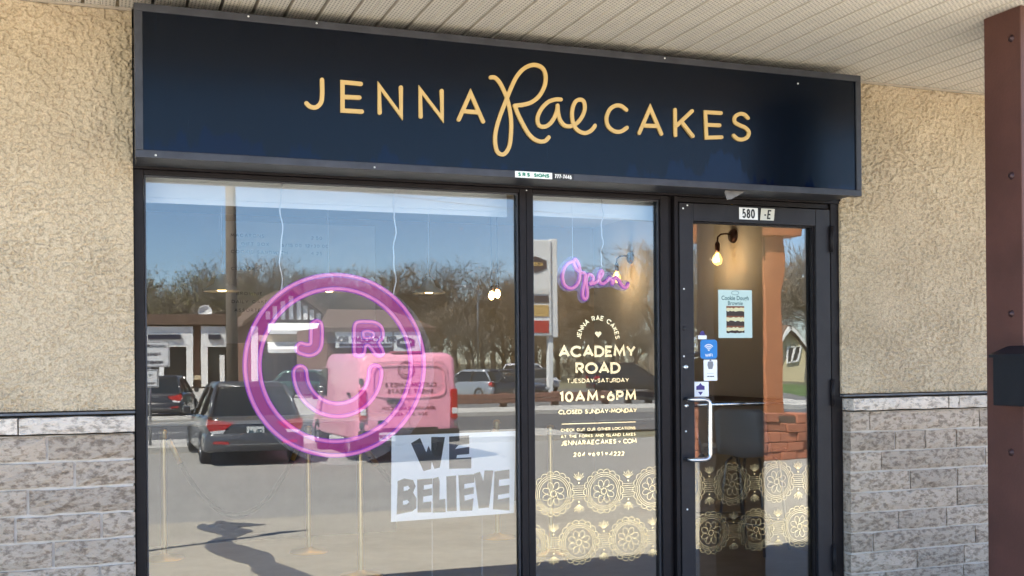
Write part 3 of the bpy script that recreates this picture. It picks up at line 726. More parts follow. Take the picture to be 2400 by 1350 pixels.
# lock, keyhole
q = W(1606, 860, .07); MB().lathe([(0, -.012), (.012, -.012), (.014, -.008), (.018, 0)], q, 16, 'y').build('lock_cylinder', K['chrome'], dr)
q = W(1609, 951, .07); MB().lathe([(0, -.006), (.009, -.006), (.012, 0)], q, 14, 'y').build('lock_cylinder', K['chrome'], dr)
q = W(1603, 770, .07); MB().lathe([(0, -.004), (.010, -.004), (.012, 0)], q, 14, 'y').build('screw_cap', K['frame2'], dr)
# pull handle
a = W(1606, 936, .07); b = W(1606, 1076, .07); hx = W(1664, 1000, -.005)
pts = [(a.x, .07, a.z), (a.x, .03, a.z), (a.x + .012, .008, a.z), (a.x + .035, -.003, a.z)] + [(hx.x - .03 + .03*math.sin(R(t)), -.005, a.z - .03 + .03*math.cos(R(t))) for t in (0, 30, 60, 90)] \
    + [(hx.x - .03 + .03*math.cos(R(t)), -.005, b.z + .03 - .03*math.sin(R(t))) for t in (0, 30, 60, 90)] + [(b.x + .035, -.003, b.z), (b.x + .012, .008, b.z), (b.x, .03, b.z), (b.x, .07, b.z)]
MB().tube(pts, .0125, 12).build('pull_handle', K['chrome'], dr)
a = W(1652, 945, .20); MB().tube([(3.09, .20, 1.295), (3.885, .20, 1.295)], .013, 10).build('push_bar', K['chrome'], dr)
for py in (560, 920, 1310):
    q = W(1941, py, .055); MB().tube([(3.987, .06, q.z - .075), (3.987, .06, q.z + .075)], .012, 10).build('hinge', K['frame'], dr)
# house number plates
for (pxa, pxb, txt, m_, sl_) in ((1732, 1776, '580', 'white', 0), (1781, 1816, '-E', 'white', .12)):
    a = W(pxa, 481, .069); b = W(pxb, 511, .069)
    F = FACADE(.0690); zt, zb_ = 2.394, 2.328
    sk = sl_ * .066
    pl = MB().prism([(a.x, zb_), (b.x - sk, zb_), (b.x, zt), (a.x + sk, zt)], F, 0, .0014).build('number_plate', K['white'] if sl_ == 0 else mat('aged_white_plate', (.62, .60, .52), .5), dr)
    lettering(MB(), txt, .052, .0085, F, (a.x + b.x) / 2 - sk * .4, zb_ + .007, .0022, .0014, track=.24, wx=.52 if sl_ == 0 else .62, slant=sl_).build('lettering', K['black'], pl)

# ================================================================== SIGNS ON AND BEHIND THE GLASS
YV = YG - .0005     # outer face of the glass
FV = FACADE(YV)
# gold lettering on the narrow window
gl = thing('window_lettering', 'gold opening hours and address lettering on the narrow window', 'lettering', (2.52, YV, 1.5))
def gline(txt, px, py_base, h_px, w, track=.22, wx=1, width_px=None, name='lettering', m='gold_foil'):
    p = W(px, py_base, YV); h = h_px * (p - CAM).dot(_fw) / FPX
    if width_px:
        wa = W(px - width_px / 2, py_base, YV).x; wb_ = W(px + width_px / 2, py_base, YV).x
        n0 = sum(GL[c][0] for c in txt); track = ((wb_ - wa) / h - n0 * wx) / (len(txt) - 1)
    return lettering(MB(), txt, h, h * w, FV, p.x, p.z, track=track, wx=wx).build(name, K[m], gl)
cxp = W(1402, 790, YV)
rA = W(1402, 752, YV).z - cxp.z + .014
arc_n = sum(GL[c_][0] for c_ in 'JENNA RAE CAKES')
lettering(MB(), 'JENNA RAE CAKES', .027, .0058, FV, cxp.x, cxp.z - .012, track=(rA * R(176) / .027 - arc_n * .8) / 14, wx=.8, arcr=rA).build('lettering', K['gold_foil'], gl)
hp = W(1402, 783, YV); MB().prism([(hp.x + u, hp.z + v) for u, v in heart(.019)], FV, 0, .0006).build('heart', K['gold_foil'], gl)
gline('ACADEMY', 1401, 837, 27, .22, width_px=176)
gline('ROAD', 1402, 876, 27, .22, width_px=100)
gline('TUESDAY-SATURDAY', 1402, 897, 10.5, .18, width_px=144)
gline('10AM-6PM', 1402, 941, 25, .21, width_px=176)
gline('CLOSED SUNDAY-MONDAY', 1402, 969, 10.5, .22, width_px=182)
a = W(1316, 994, YV); b = W(1490, 991, YV); MB().prism([(a.x, a.z - .002), (b.x, a.z - .002), (b.x, a.z + .002), (a.x, a.z + .002)], FV, 0, .0006).build('rule', K['gold_foil'], gl)
gline('CHECK OUT OUR OTHER LOCATIONS', 1403, 1009, 7, .20, width_px=174)
gline('AT THE FORKS AND ISLAND LAKES', 1403, 1024, 7, .20, width_px=174)
gline('JENNARAECAKES', 1380, 1042, 11, .20, width_px=128); gline('COM', 1476, 1039, 11, .20, width_px=30)
gline('204', 1358, 1070, 10, .22, width_px=26); gline('691', 1400, 1069, 10, .22, width_px=23); gline('4222', 1446, 1068, 10, .22, width_px=33)
for px, py, s_ in ((1452, 1035, .006), (1382, 1064, .009), (1421, 1063, .009)):
    q = W(px, py, YV); MB().prism([(q.x + u, q.z + v) for u, v in heart(s_)], FV, 0, .0006).build('heart', K['gold_foil'], gl)

# gold lace pattern
def lace(t, xa, xb, rows):
    F = FV
    def clip(mb, pts, w):
        seg = []
        for p in pts:
            if xa + .004 < p[0] < xb - .004: seg.append(p)
            else:
                if len(seg) > 1: mb.ribbon(seg, w, F, 0, .0005, cap='butt')
                seg = []
        if len(seg) > 1: mb.ribbon(seg, w, F, 0, .0005, cap='butt')
    S = rows[0][2]; w = .0016
    for zc, xs0, S, r in rows:
        x = xs0
        while x < xb + r * 1.3:
            if x > xa - r * 1.3:
                mb = MB()
                for f in (1.0, .90, .80): clip(mb, arc(x, zc, r*f, r*f, 0, 360, 56), w)
                for k in range(18):
                    a0 = 360 / 18 * k; c_ = (x + r*1.0*math.cos(R(a0)), zc + r*1.0*math.sin(R(a0)))
                    clip(mb, arc(c_[0], c_[1], r*.185, r*.185, a0 - 100, a0 + 100, 9), w)
                for k in range(8):
                    a0 = R(45 * k + 22.5); pts = []
                    for q in range(17):
                        th = R(200 + 320 * q / 16 - 20); rr_ = r * .44 + r * .20 * math.cos(th); tt_ = r * .145 * math.sin(th)
                        pts.append((x + rr_*math.cos(a0) - tt_*math.sin(a0), zc + rr_*math.sin(a0) + tt_*math.cos(a0)))
                    clip(mb, pts, w)
                    clip(mb, [(x + r*.17*math.cos(a0 + R(dd)) , zc + r*.17*math.sin(a0 + R(dd))) for dd in (-22, -11, 0, 11, 22)], w)
                    clip(mb, [(x + r*.17*math.cos(a0 + R(22)), zc + r*.17*math.sin(a0 + R(22))), (x + r*.11*math.cos(a0 + R(22)), zc + r*.11*math.sin(a0 + R(22)))], w * 1.4)
                if mb.v: mb.build('medallion', K['gold_foil'], t)
            xm = x + S / 2
            if xa + .02 < xm < xb - .02:
                mb = MB()
                for k in range(7):
                    zz = zc + (k - 3) * r * .115; clip(mb, [(xm - S*.13, zz), (xm - S*.06, zz), (xm, zz), (xm + S*.06, zz), (xm + S*.13, zz)], w * .85)
                for sgn in (1, -1):
                    for k in range(7):
                        a0 = R(90 + (k - 3) * 17) ; o = (xm, zc + sgn * r * .62)
                        ln = r * (.46 if k % 2 == 1 else .38)
                        clip(mb, [(o[0] + .12*ln*math.cos(a0), o[1] + sgn*.12*ln*math.sin(a0)), (o[0] + ln*math.cos(a0), o[1] + sgn*ln*math.sin(a0))], w * 1.2)
                    if xa + .03 < xm < xb - .03:
                        mb.prism([(xm + u, zc + sgn * r * .5 + v) for u, v in heart(r * .05)], F, 0, .0007)
                mb.build('fan_motif', K['gold_foil'], t)
            x += S
q1 = W(1415, 1151, YV); q0 = W(1297, 1157, YV); q2 = W(1357, 1271, YV)
SP = q1.x - q0.x; RM = .1005
lw_ = thing('lace_decal', 'gold lace medallion decal along the bottom of the narrow window', 'decal', (2.5, YV, .7), 'gold lace decals')
lace(lw_, 2.157, 2.881, [(q1.z, q0.x - SP, SP, RM), (q2.z, q2.x - SP, SP, RM)])
d1 = W(1716, 1137, YV); d2 = W(1772, 1245, YV)
ld = thing('lace_decal', 'gold lace medallion decal along the bottom of the glass door', 'decal', (3.5, YV, .7), 'gold lace decals')
lace(ld, 3.098, 3.877, [(q1.z, d1.x - 2*SP, SP, RM), (q2.z, d2.x - 2*SP, SP, RM)])

# stickers and poster on the door glass
def sticker(name, label, cat, pa, pb, colr, z0_=0, rounded=0):
    a = W(*pa, YV); b = W(*pb, YV); t = thing(name, label, cat, ((a.x+b.x)/2, YV, b.z))
    xm, zm, hx_, hz_ = (a.x+b.x)/2, (a.z+b.z)/2, abs(b.x-a.x)/2, abs(a.z-b.z)/2
    if rounded:
        r_ = rounded; poly = []
        for cx_, cz_, a0 in ((hx_-r_, hz_-r_, 0), (-hx_+r_, hz_-r_, 90), (-hx_+r_, -hz_+r_, 180), (hx_-r_, -hz_+r_, 270)):
            poly += [(xm + cx_ + r_*math.cos(R(a0+k*22.5)), zm + cz_ + r_*math.sin(R(a0+k*22.5))) for k in range(5)]
    else: poly = [(xm-hx_, zm-hz_), (xm+hx_, zm-hz_), (xm+hx_, zm+hz_), (xm-hx_, zm+hz_)]
    MB().prism(poly, FV, 0, .0006).build('backing', colr, t)
    return t, xm, zm, hx_, hz_
K['wifi'] = mat('blue_sticker', (.02, .21, .56), .4)
t, xm, zm, hx_, hz_ = sticker('wifi_sticker', 'blue rounded sticker with a wireless symbol on the door glass', 'sticker', (1641, 796), (1681, 841), K['wifi'], rounded=.018)
mb = MB()
for r_ in (.012, .022, .032): mb.ribbon(arc(xm, zm - .005, r_, r_, 40, 140, 8), .005, FV, .0006, .0011)
mb.prism([(xm + .005*math.cos(k), zm - .005 + .005*math.sin(k)) for k in [i*.785 for i in range(8)]], FV, .0006, .0011)
mb.build('wireless_symbol', K['white'], t); lettering(MB(), 'WIFI', .018, .0034, FV, xm, zm - .042, .0011, .0006, track=.25).build('lettering', K['white'], t)
t, xm, zm, hx_, hz_ = sticker('crest_notice', 'white notice with a grey crest on the door glass below the blue sticker', 'notice', (1649, 843), (1681, 892), K['paper'])
K['greyprint'] = mat('grey_print', (.22, .23, .25), .6); K['purple'] = mat('purple_print', (.055, .035, .20), .5)
mb = MB(); mb.prism([(xm+u, zm+.028+v) for u, v in ((-.016,.02),(.016,.02),(.019,0),(.012,-.022),(-.012,-.022),(-.019,0))], FV, .0006, .001)
mb.prism([(xm+u, zm+.053+v) for u, v in ((-.008,-.004),(.008,-.004),(.004,.006),(0,.010),(-.004,.006))], FV, .0006, .001); mb.build('crest', K['greyprint'], t)
lettering(MB(), 'CRIME PREVENTION', .006, .0014, FV, xm, zm - .038, .001, .0006, track=.2, wx=.42).build('lettering', K['black'], t)
MB().prism([(xm-.022, zm-.018), (xm+.022, zm-.018), (xm+.022, zm-.0165), (xm-.022, zm-.0165)], FV, .0006, .001).build('rule', K['greyprint'], t)
t, xm, zm, hx_, hz_ = sticker('emblem_sticker', 'white square sticker with a purple star shield just above the pull handle', 'sticker', (1622, 895), (1661, 929), K['paper'])
mb = MB(); mb.prism([(xm+u, zm+v) for u, v in ((0,.034),(.010,.022),(.026,.016),(.026,-.008),(.014,-.016),(0,-.034),(-.014,-.016),(-.026,-.008),(-.026,.016),(-.010,.022))], FV, .0006, .001); mb.build('emblem', K['purple'], t)
MB().prism([(xm-.029, zm-.015), (xm+.029, zm-.015), (xm+.029, zm-.004), (xm-.029, zm-.004)], FV, .001, .0014).build('banner', K['white'], t)
t, xm, zm, hx_, hz_ = sticker('chain_sticker', 'torn white and purple sticker above the blue sticker on the door glass', 'sticker', (1636, 786), (1656, 795), K['paper'])
mb = MB(); mb.prism([(xm + u*.9, zm + .012 + v) for u, v in [(.018*math.cos(R(k*18)), .024*math.sin(R(k*18))) for k in range(11)]], FV, .0006, .001); mb.build('purple_top', K['purple'], t)
pl = thing('pull_lettering', 'pale upright letters reading pull at the left edge of the door glass', 'lettering', (3.12, YV, 1.5))
K['palevinyl'] = mat('frosted_vinyl', (.55, .58, .60), .7)
for i, c in enumerate('PULL'):
    q = W(1627, 800 + i * 13.5, YV); lettering(MB(), c, .024, .005, FV, q.x, q.z, track=0, wx=.9).build('letter', K['palevinyl'], pl)
t, xm, zm, hx_, hz_ = sticker('brownie_poster', 'pale mint paper poster of layered brownies taped to the door', 'poster', (1683, 679), (1763, 792), mat('mint_paper', (.50, .64, .60), .7))
K['teal'] = mat('dark_teal_print', (.04, .12, .12), .6); K['choc'] = mat('chocolate_print', (.035, .018, .012), .6); K['cream'] = mat('cream_print', (.66, .60, .36), .6); K['rust'] = mat('caramel_print', (.20, .06, .025), .6)
textmesh('Cookie Dough', .034, FV, xm, zm + .078, .0012, .0006, wx=.88).build('lettering', K['teal'], t)
textmesh('Brownie', .032, FV, xm, zm + .050, .0012, .0004, wx=.9).build('lettering', K['teal'], t)
mb = MB(); mb.ribbon(arc(xm, zm + .118, .024, .011, 0, 360, 18), .0022, FV, .0006, .001, closed=True); mb.build('badge', K['teal'], t)
zq = zm + .044
for nm, hh in (('rust', .012), ('cream', .020), ('choc', .027), ('rust', .010), ('cream', .022), ('choc', .028), ('rust', .010), ('cream', .020), ('choc', .012)):
    top = [(xm - .058 + .116*k/10, zq + (0 if nm in ('rust',) else rnd.uniform(-.003, .004))) for k in range(11)]
    bot = [(xm + .058 - .116*k/10, zq - hh + rnd.uniform(-.004, .003)) for k in range(11)]
    MB().prism(bot[::1] + top[::1], FV, .0006, .0010 + .0001 * (zm + .06 - zq) / .02).build('cake_layer', K[nm], t); zq -= hh * .93

# ---- neon smiling ring hanging inside the big window
YN = .185
FN = FACADE(YN)
sm = thing('ring_sign', 'pink and violet neon ring sign with letters J R and a smile', 'neon sign', (1.13, YN, 1.09))
cN = Vector((1.137, YN, 1.537)); PXM = (W(790, 860, YN) - CAM).dot(_fw) / FPX
c2 = (cN.x, cN.z)
MB().prism([(cN.x + .035 + .468*math.cos(R(k*5)), cN.z - .03 + .468*math.sin(R(k*5))) for k in range(72)], FN, -.014, -.010).build('backing_disc', K['acrylic'], sm)
R1, R2 = .446, .377
mb = MB(); n = 80
vs_ = [FN.p(cN.x + r_*math.cos(2*math.pi*k/n), cN.z + r_*math.sin(2*math.pi*k/n), -.004 + d) for d in (0, .003) for r_ in (R1, R2) for k in range(n)]
fs = []
for k in range(n):
    j = (k+1) % n; fs += [(2*n+k, 3*n+k, 3*n+j, 2*n+j), (k, j, n+j, n+k)]
mb.add(vs_, fs); mb.build('ring_band', K['magenta'], sm)
def neon(pts, r=.0075, closed=False, parent=sm, edge=True):
    P = [FN.p(u, v, .012) for u, v in pts]
    if closed and (P[0] - P[-1]).length < 1e-5: P = P[:-1]
    o = MB().tube(P, r, 8, closed=closed).build('neon_tube', K['pink_tube'], parent)
    if edge: MB().ribbon(pts, r * 2.0 + .008, FN, .0005, .003, closed=closed).build('tube_edge', K['violet_edge'], parent)
neon(arc(*c2, R1, R1, 0, 360, 96), closed=True); neon(arc(*c2, R2, R2, 0, 360, 96), closed=True)
def pxpath(pts, ox, oy, sc): return trace(pts, ox, oy, sc, YN)
J = smooth(pxpath([(2015,345),(1970,375),(1960,450),(1958,560),(1950,605),(1905,612),(1840,598),(1800,635),(1808,690),(1870,722),(1950,735),(2030,702),(2075,630),(2086,500),(2080,395),(2055,355)], 320, 680, 4.8), 4, True)
neon(J, .0065, True)
Ro = smooth(pxpath([(497,285),(530,248),(620,243),(710,252),(775,295),(797,365),(785,425),(750,462),(785,530),(797,580),(765,602),(720,588),(672,525),(640,492),(610,500),(602,555),(575,600),(525,603),(495,572),(491,480),(490,380)], 720, 700, 4.5), 3, True)
neon(Ro, .0065, True)
Ri = smooth(pxpath([(590,352),(640,343),(690,360),(697,385),(680,410),(620,416),(590,410),(587,380)], 720, 700, 4.5), 3, True); neon(Ri, .0055, True)
cs = W(792, 872, YN); u_ = PXM; ro, ri = 104 * u_, 74 * u_
sml = arc(cs.x, cs.z, ro, ro, 180, 360, 30) + arc(cs.x + (ro+ri)/2, cs.z, (ro-ri)/2, (ro-ri)/2, 0, 180, 8)[1:] + arc(cs.x, cs.z, ri, ri, 360, 180, 26)[1:] + arc(cs.x - (ro+ri)/2, cs.z, (ro-ri)/2, (ro-ri)/2, 0, 180, 8)[1:-1]
neon(sml, .0065, True)
mid = (ro + ri) / 2
MB().ribbon(arc(cs.x, cs.z, mid, mid, 180, 360, 30), (ro - ri) * .8, FN, -.004, -.001).build('smile_sheet', K['magenta_lt'], sm)
MB().prism(J[::2], FN, -.0045, -.0015).build('letter_sheet', K['magenta_lt'], sm)
MB().prism(Ro[::2], FN, -.0045, -.0015).build('letter_sheet', K['magenta_lt'], sm)
def hang(t, px, py0, px1, py1, wav=.006, r=.0032):
    a = W(px, py0, YN); b = W(px1, py1, YN); P = []
    for k in range(25):
        f = k / 24; q = a.lerp(b, f); P.append((q.x + wav*math.sin(f*15 + px) + wav*.5*math.sin(f*31), q.y, q.z))
    MB().tube(P, r, 6).build('hanging_cord', K['cord'], t)
hang(sm, 660, 395, 658, 690); hang(sm, 925, 420, 924, 695)
hang(sm, 690, 400, 662, 442, .002, .002); hang(sm, 946, 425, 926, 480, .002, .002)
# ---- neon open sign
op = thing('open_sign', 'small pink neon sign reading open in script', 'neon sign', (2.5, YN, 1.9))
tr8 = lambda pts: trace(pts, 1230, 450, 4.5, YN)
outl = smooth(tr8([(350,850),(370,780),(420,720),(480,680),(550,680),(590,720),(610,810),(700,850),(760,795),(810,790),(850,850),(900,835),(960,880),(1020,940),(1060,928),(1110,950),(1100,1000),(1060,1040),(990,1030),(900,1000),(800,1010),(690,1020),(688,1120),(640,1165),(590,1160),(560,1110),(555,1040),(470,1050),(400,1030),(355,960)]), 3, True)
MB().prism(outl, FN, -.010, -.006).build('backing', K['acrylic_blue'], op)
for pts in ([(500,735),(445,760),(405,825),(392,900),(408,970),(445,1008),(495,1015),(540,985),(568,930),(575,870),(572,800),(550,740),(530,712),(512,722),(515,765),(540,815),(580,845),(625,855)],
            [(632,862),(622,950),(605,1050),(608,1110),(628,1130),(650,1105),(652,1040),(642,960),(648,900),(672,872),(702,882),(716,912),(702,950),(675,970)],
            [(680,972),(725,965),(772,930),(808,880),(815,845),(800,832),(782,855),(772,905),(785,950),(815,968),(850,950),(890,905)],
            [(895,905),(912,940),(920,968),(935,922),(960,902),(985,925),(1010,975),(1040,1006),(1070,1000),(1083,970)]):
    neon(smooth(tr8(pts), 5), .0072, parent=op)
hang(op, 1341, 463, 1342, 607, 0, .0012); hang(op, 1412, 465, 1410, 625)
# ---- paper sign
YP = .165
FP = FACADE(YP)
bs = thing('paper_sign', 'white paper sign with hand cut black letters saying we believe', 'sign', (1.8, YP, .85))
trp = lambda pts: trace(pts, 820, 950, 3.375, YP)
MB().prism(trp([(325,923),(1298,852),(1310,203),(330,240)]), FP, -.001, 0).build('paper_sheet', K['paper'], bs)
E_ = lambda *p: list(p)
letters_ = [
 [(483,300),(555,258),(604,372),(622,320),(643,365),(643,250),(752,250),(712,492),(668,503),(648,445),(640,505),(582,520)],
 [(785,247),(943,237),(945,305),(858,316),(832,345),(945,328),(943,385),(848,393),(842,418),(960,410),(960,498),(785,503)],
 [(378,600),(430,578),(500,590),(520,640),(500,690),(528,740),(525,812),(495,838),(370,863)],
 [(532,585),(652,578),(652,622),(585,632),(583,668),(650,655),(650,710),(580,722),(578,768),(645,760),(645,845),(535,848)],
 [(655,580),(700,565),(710,600),(708,745),(755,740),(757,845),(655,848)],
 [(763,562),(840,555),(845,835),(768,838)],
 [(858,553),(985,545),(985,610),(905,622),(905,660),(980,645),(980,698),(905,712),(908,755),(978,735),(968,832),(870,835)],
 [(983,540),(1030,525),(1055,600),(1065,515),(1135,515),(1100,808),(1018,815)],
 [(1143,522),(1262,508),(1262,580),(1180,588),(1178,640),(1262,628),(1260,695),(1172,708),(1170,745),(1262,728),(1262,832),(1132,822)]]
for L_ in letters_:
    pts = trp(L_)
    MB().prism(pts[::-1], FP, .0002, .0008).build('letter', K['black'], bs)
for L_ in ([(425,645),(460,636),(474,655),(455,672),(425,677)], [(420,755),(455,748),(470,765),(450,782),(420,787)]):
    MB().prism(trp(L_)[::-1], FP, .0008, .0014).build('letter_hole', K['paper'], bs)
for px, py in ((1013, 1220), (1130, 1210)):
    a = W(px, py, YP + .004); MB().tube([(a.x, YP + .004, a.z), (a.x - .006, YP + .004, .15)], .0013, 5).build('string', K['cord'], bs)

# ================================================================== INSIDE THE SHOP
def blind(x0, x1, zb, label):
    t = thing('roller_blind', label, 'blind', ((x0+x1)/2, .30, zb), 'white roller blinds')
    MB().box((x0, .30, zb), (x1, .303, 2.95)).build('fabric', K['blind'], t)
    MB().bbox((x0, .294, zb - .004), (x1, .310, zb + .022), .003).build('bottom_bar', K['blind'], t)
    MB().tube([(x0, .36, 2.97), (x1, .36, 2.97)], .045, 12).build('roller', K['blind'], t)
    return t
b1 = blind(.0, 2.085, 2.322, 'white rolled blind across the top of the wide window')
b2 = blind(2.19, 3.02, 2.334, 'white rolled blind across the top of the narrow window')
a = W(1208, 470, .26); mb = MB()
zz = a.z
while zz > 1.0:
    mb.lathe([(.0005, -.0062), (.0085, 0), (.0005, .0062)], (a.x, .26, zz), 5, 'z'); zz -= .0125
mb.build('bead_chain', K['cord'], b1, kind='stuff')
# wall lamps
def wall_lamp(y, z, label):
    t = thing('wall_lamp', label, 'lamp', (SX, y, z), 'bronze wall lamps')
    x = SX
    MB().lathe([(0, -.034), (.05, -.030), (.062, -.015), (.066, 0)], (x - .001, y, z), 20, 'x').build('wall_plate', K['bronze'], t)
    P = [(x - .03, y, z + .01), (x - .08, y, z + .018), (x - .135, y, z + .010), (x - .165, y, z - .015), (x - .170, y, z - .06)]
    MB().tube(P, .008, 8).build('arm', K['bronze'], t)
    MB().lathe([(.011, -.055), (.022, -.075), (.022, -.135), (.018, -.145), (0, -.146)], (x - .17, y, z), 12).build('lamp_holder', K['bronze'], t)
    bu = MB().lathe([(.012, -.146), (.024, -.165), (.040, -.200), (.043, -.225), (.034, -.252), (.0, -.270)], (x - .17, y, z), 14).build('bulb', K['bulbglass'], t)
    mb = MB()
    for k in range(5):
        a_ = 2*math.pi*k/5; mb.tube([(x-.17+.006*math.cos(a_), y+.006*math.sin(a_), z-.16), (x-.17+.017*math.cos(a_), y+.017*math.sin(a_), z-.235)], .0028, 5)
    mb.build('filament', K['filament'], bu)
    l = bpy.data.lights.new('lamp_glow', 'POINT'); l.energy = .8; l.color = (1, .74, .44); l.shadow_soft_size = .03
    lo = bpy.data.objects.new('lamp_glow', l); COL.objects.link(lo); lo.parent = t; lo.location = (-.17 - .06, 0, -.22)
    return t
q = WX(1720, 553, SX); wall_lamp(q.y, q.z, 'bronze wall lamp with glowing bulb seen through the door glass')
q = WX(1479, 604, SX); wall_lamp(q.y, q.z, 'bronze wall lamp with glowing bulb beside the open sign')
# pendants
def pendant(px, py, y, label):
    p = W(px, py, y); t = thing('pendant_lamp', label, 'lamp', (p.x, y, p.z), 'pendant lamps inside the shop')
    MB().lathe([(.02, .14), (.035, .125), (.06, .06), (.14, .012), (.142, .0), (.136, .0), (.055, .055), (.0, .07)], (p.x, y, p.z), 20).build('lamp_shade', K['chairplastic'], t)
    MB().tube([(p.x, y, p.z + .13), (p.x, y, 3.05)], .004, 6).build('cord', K['cord'], t)
    MB().lathe([(0, .055), (.03, .05), (.05, .022), (.03, .004), (0, .0)], (p.x, y, p.z + .0), 12).build('bulb', K['filament'], t)
pendant(520, 683, 3.6, 'white pendant lamp left of the menu lettering')
pendant(770, 685, 3.9, 'white pendant lamp behind the pink ring')
pendant(1005, 688, 3.9, 'white pendant lamp right of the pink ring')
for px, py, lab in ((1152, 694, 'left one of two bare bulbs near the mullion'), (1166, 690, 'right one of two bare bulbs near the mullion')):
    p = W(px, py, 4.2); t = thing('hanging_bulb', lab, 'bulb', (p.x, 4.2, p.z), 'bare bulbs inside the shop')
    MB().lathe([(0, .05), (.018, .035), (.028, 0), (.018, -.025), (0, -.035)], (p.x, 4.2, p.z), 10).build('bulb', K['filament'], t)
    MB().tube([(p.x, 4.2, p.z + .045), (p.x, 4.2, p.z + .10)], .018, 8).build('lamp_holder', K['bronze'], t)
    MB().tube([(p.x, 4.2, p.z + .10), (p.x, 4.2, 3.05)], .003, 5).build('cord', K['bronze'], t)
# menu board on the inner wall
mn = thing('menu_board', 'pale menu board with thin black lines on the inner wall', 'menu', (1.4, 6.19, 2.0))
FM = FACADE(6.185); a = W(540, 520, 6.185); b = W(880, 745, 6.185)
MB().box((a.x - .05, 6.186, 1.75), (b.x, 6.199, 2.98)).build('board', mat('menu_white', (.5, .48, .44), .7), mn)
for txt, px, py in (('MACARONS', 580, 556), ('GIFT BOX', 598, 576), ('COOKIE SANDWICH', 608, 595), ('CUPCAKES', 578, 634), ('BROWNIE', 585, 692), ('DAILY CAKE', 585, 711), ('ASSORTED', 585, 731), ('2.50', 742, 562), ('6/15.00 12/30.00', 715, 580), ('4.25', 742, 598)):
    q = W(px, py, 6.185); lettering(MB(), txt, .034, .006, FM, q.x, q.z, .001, 0, track=.45).build('lettering', K['black'], mn)
# counter
ct = thing('counter', 'wooden serving counter at the back of the shop', 'counter', (.8, 4.9, 0))
MB().bbox((-1.2, 4.6, 0), (2.6, 5.2, 1.02), .01).build('body', K['wood'], ct)
MB().bbox((-1.25, 4.55, 1.022), (2.65, 5.25, 1.06), .008).build('worktop', K['chairplastic'], ct)
# stanchions and ropes
stc = {}
def stanchion(k, px, py, label):
    p = FL(px, py); t = thing('rope_post', label, 'rope post', (p.x, p.y, 0), 'brass rope posts')
    MB().lathe([(.0, .05), (.03, .045), (.04, .035), (.15, .014), (.155, .0)], (p.x, p.y, .005), 24).build('base', K['brass'], t)
    MB().lathe([(.0205, .04), (.0205, .96)], (p.x, p.y, 0), 14).build('pole', K['brass'], t)
    MB().lathe([(.0225, .955), (.03, .96), (.03, .985), (.024, .99), (.034, 1.01), (.028, 1.03), (0, 1.04)], (p.x, p.y, 0), 16).build('cap', K['brass'], t)
    stc[k] = p
stanchion('a', 385, 1312, 'brass rope post at the left end of the wide window')
stanchion('b', 724, 1296, 'brass rope post in the middle of the wide window')
stanchion('c', 846, 1352, 'brass rope post just left of the paper sign')
stanchion('d', 1166, 1262, 'brass rope post behind the paper sign')
stanchion('e', 1292, 1300, 'brass rope post behind the narrow window')
def rope(a, b, sag, label):
    A = stc[a] + Vector((0, 0, .95)); B = stc[b] + Vector((0, 0, .95)); d = (B - A); u = d.normalized(); A = A + u * .04; B = B - u * .04
    t = thing('velvet_rope', label, 'rope', A, 'black velvet ropes'); P = []
    for k in range(25):
        f = k / 24; q = A.lerp(B, f); P.append((q.x, q.y, q.z - sag * 4 * f * (1 - f)))
    MB().tube(P[1:-1], .019, 10).build('cord', K['velvet'], t)
    for s_, e_ in ((P[0], P[2]), (P[-1], P[-3])): MB().tube([s_, e_], .021, 10).build('ferrule', K['brass'], t)
rope('a', 'b', .62, 'black velvet rope hanging between the two left posts')
rope('c', 'd', .50, 'black velvet rope hanging behind the paper sign')
# bar stools along the side wall
def stool(loc, rz, label):
    t = thing('bar_stool', label, 'bar stool', (0, 0, 0), 'white shell bar stools')
    mb = MB(); prof = [(.22, .76), (.12, .775), (0, .77), (-.12, .765), (-.19, .79), (-.225, .88), (-.25, 1.0), (-.27, 1.12), (-.275, 1.15)]
    nx = 6; vs_ = []; NP = len(prof)
    for side in (0, 1):
        for i, (y, z) in enumerate(prof):
            hw = .225 + (.012 if 3 < i < 6 else 0) - (.05 if i == NP - 1 else 0) - (.03 if i == 0 else 0)
            for k in range(nx + 1):
                u = -1 + 2 * k / nx; cup = .07 * u * u
                yy, zz = (y + cup * (i >= 4), z + cup * (i < 4) * .9)
                vs_.append((u * hw, yy - side * .012 * (i >= 4), zz - side * .012 * (i < 5)))
    fs = []; S_ = NP * (nx + 1)
    for i in range(NP - 1):
        for k in range(nx):
            q = i*(nx+1)+k; fs += [(q, q+1, q+nx+2, q+nx+1), (S_+q, S_+q+nx+1, S_+q+nx+2, S_+q+1)]
    bd = [k for k in range(nx+1)] + [i*(nx+1)+nx for i in range(1, NP)] + [(NP-1)*(nx+1)+k for k in range(nx-1, -1, -1)] + [i*(nx+1) for i in range(NP-2, 0, -1)]
    for i in range(len(bd)): a, b = bd[i], bd[(i+1) % len(bd)]; fs.append((a, b, S_+b, S_+a))
    mb.add(vs_, fs, True); mb.build('seat_shell', K['chairplastic'], t)
    for sx in (-1, 1):
        for sy in (-1, 1):
            MB().tube([(sx*.12, sy*.12, .755), (sx*.15, sy*.16, .72), (sx*.21, sy*.22, 0)], .012, 8).build('leg', K['chairleg'], t)
    MB().tube([(-.19, .20, .24), (.19, .20, .24), (.19, -.20, .24), (-.19, -.20, .24)], .009, 6, closed=True).build('foot_rest', K['chairleg'], t)
    t.location = loc; t.rotation_euler = (0, 0, rz); return t
p1 = FL(1765, 1292); p2 = FL(1708, 1284)
stool((p1.x, p1.y, .005), R(-60), 'white shell bar stool nearest the door by the brown wall'); stool((p2.x, p2.y + .15, .005), R(-120), 'white shell bar stool farther from the door by the brown wall')

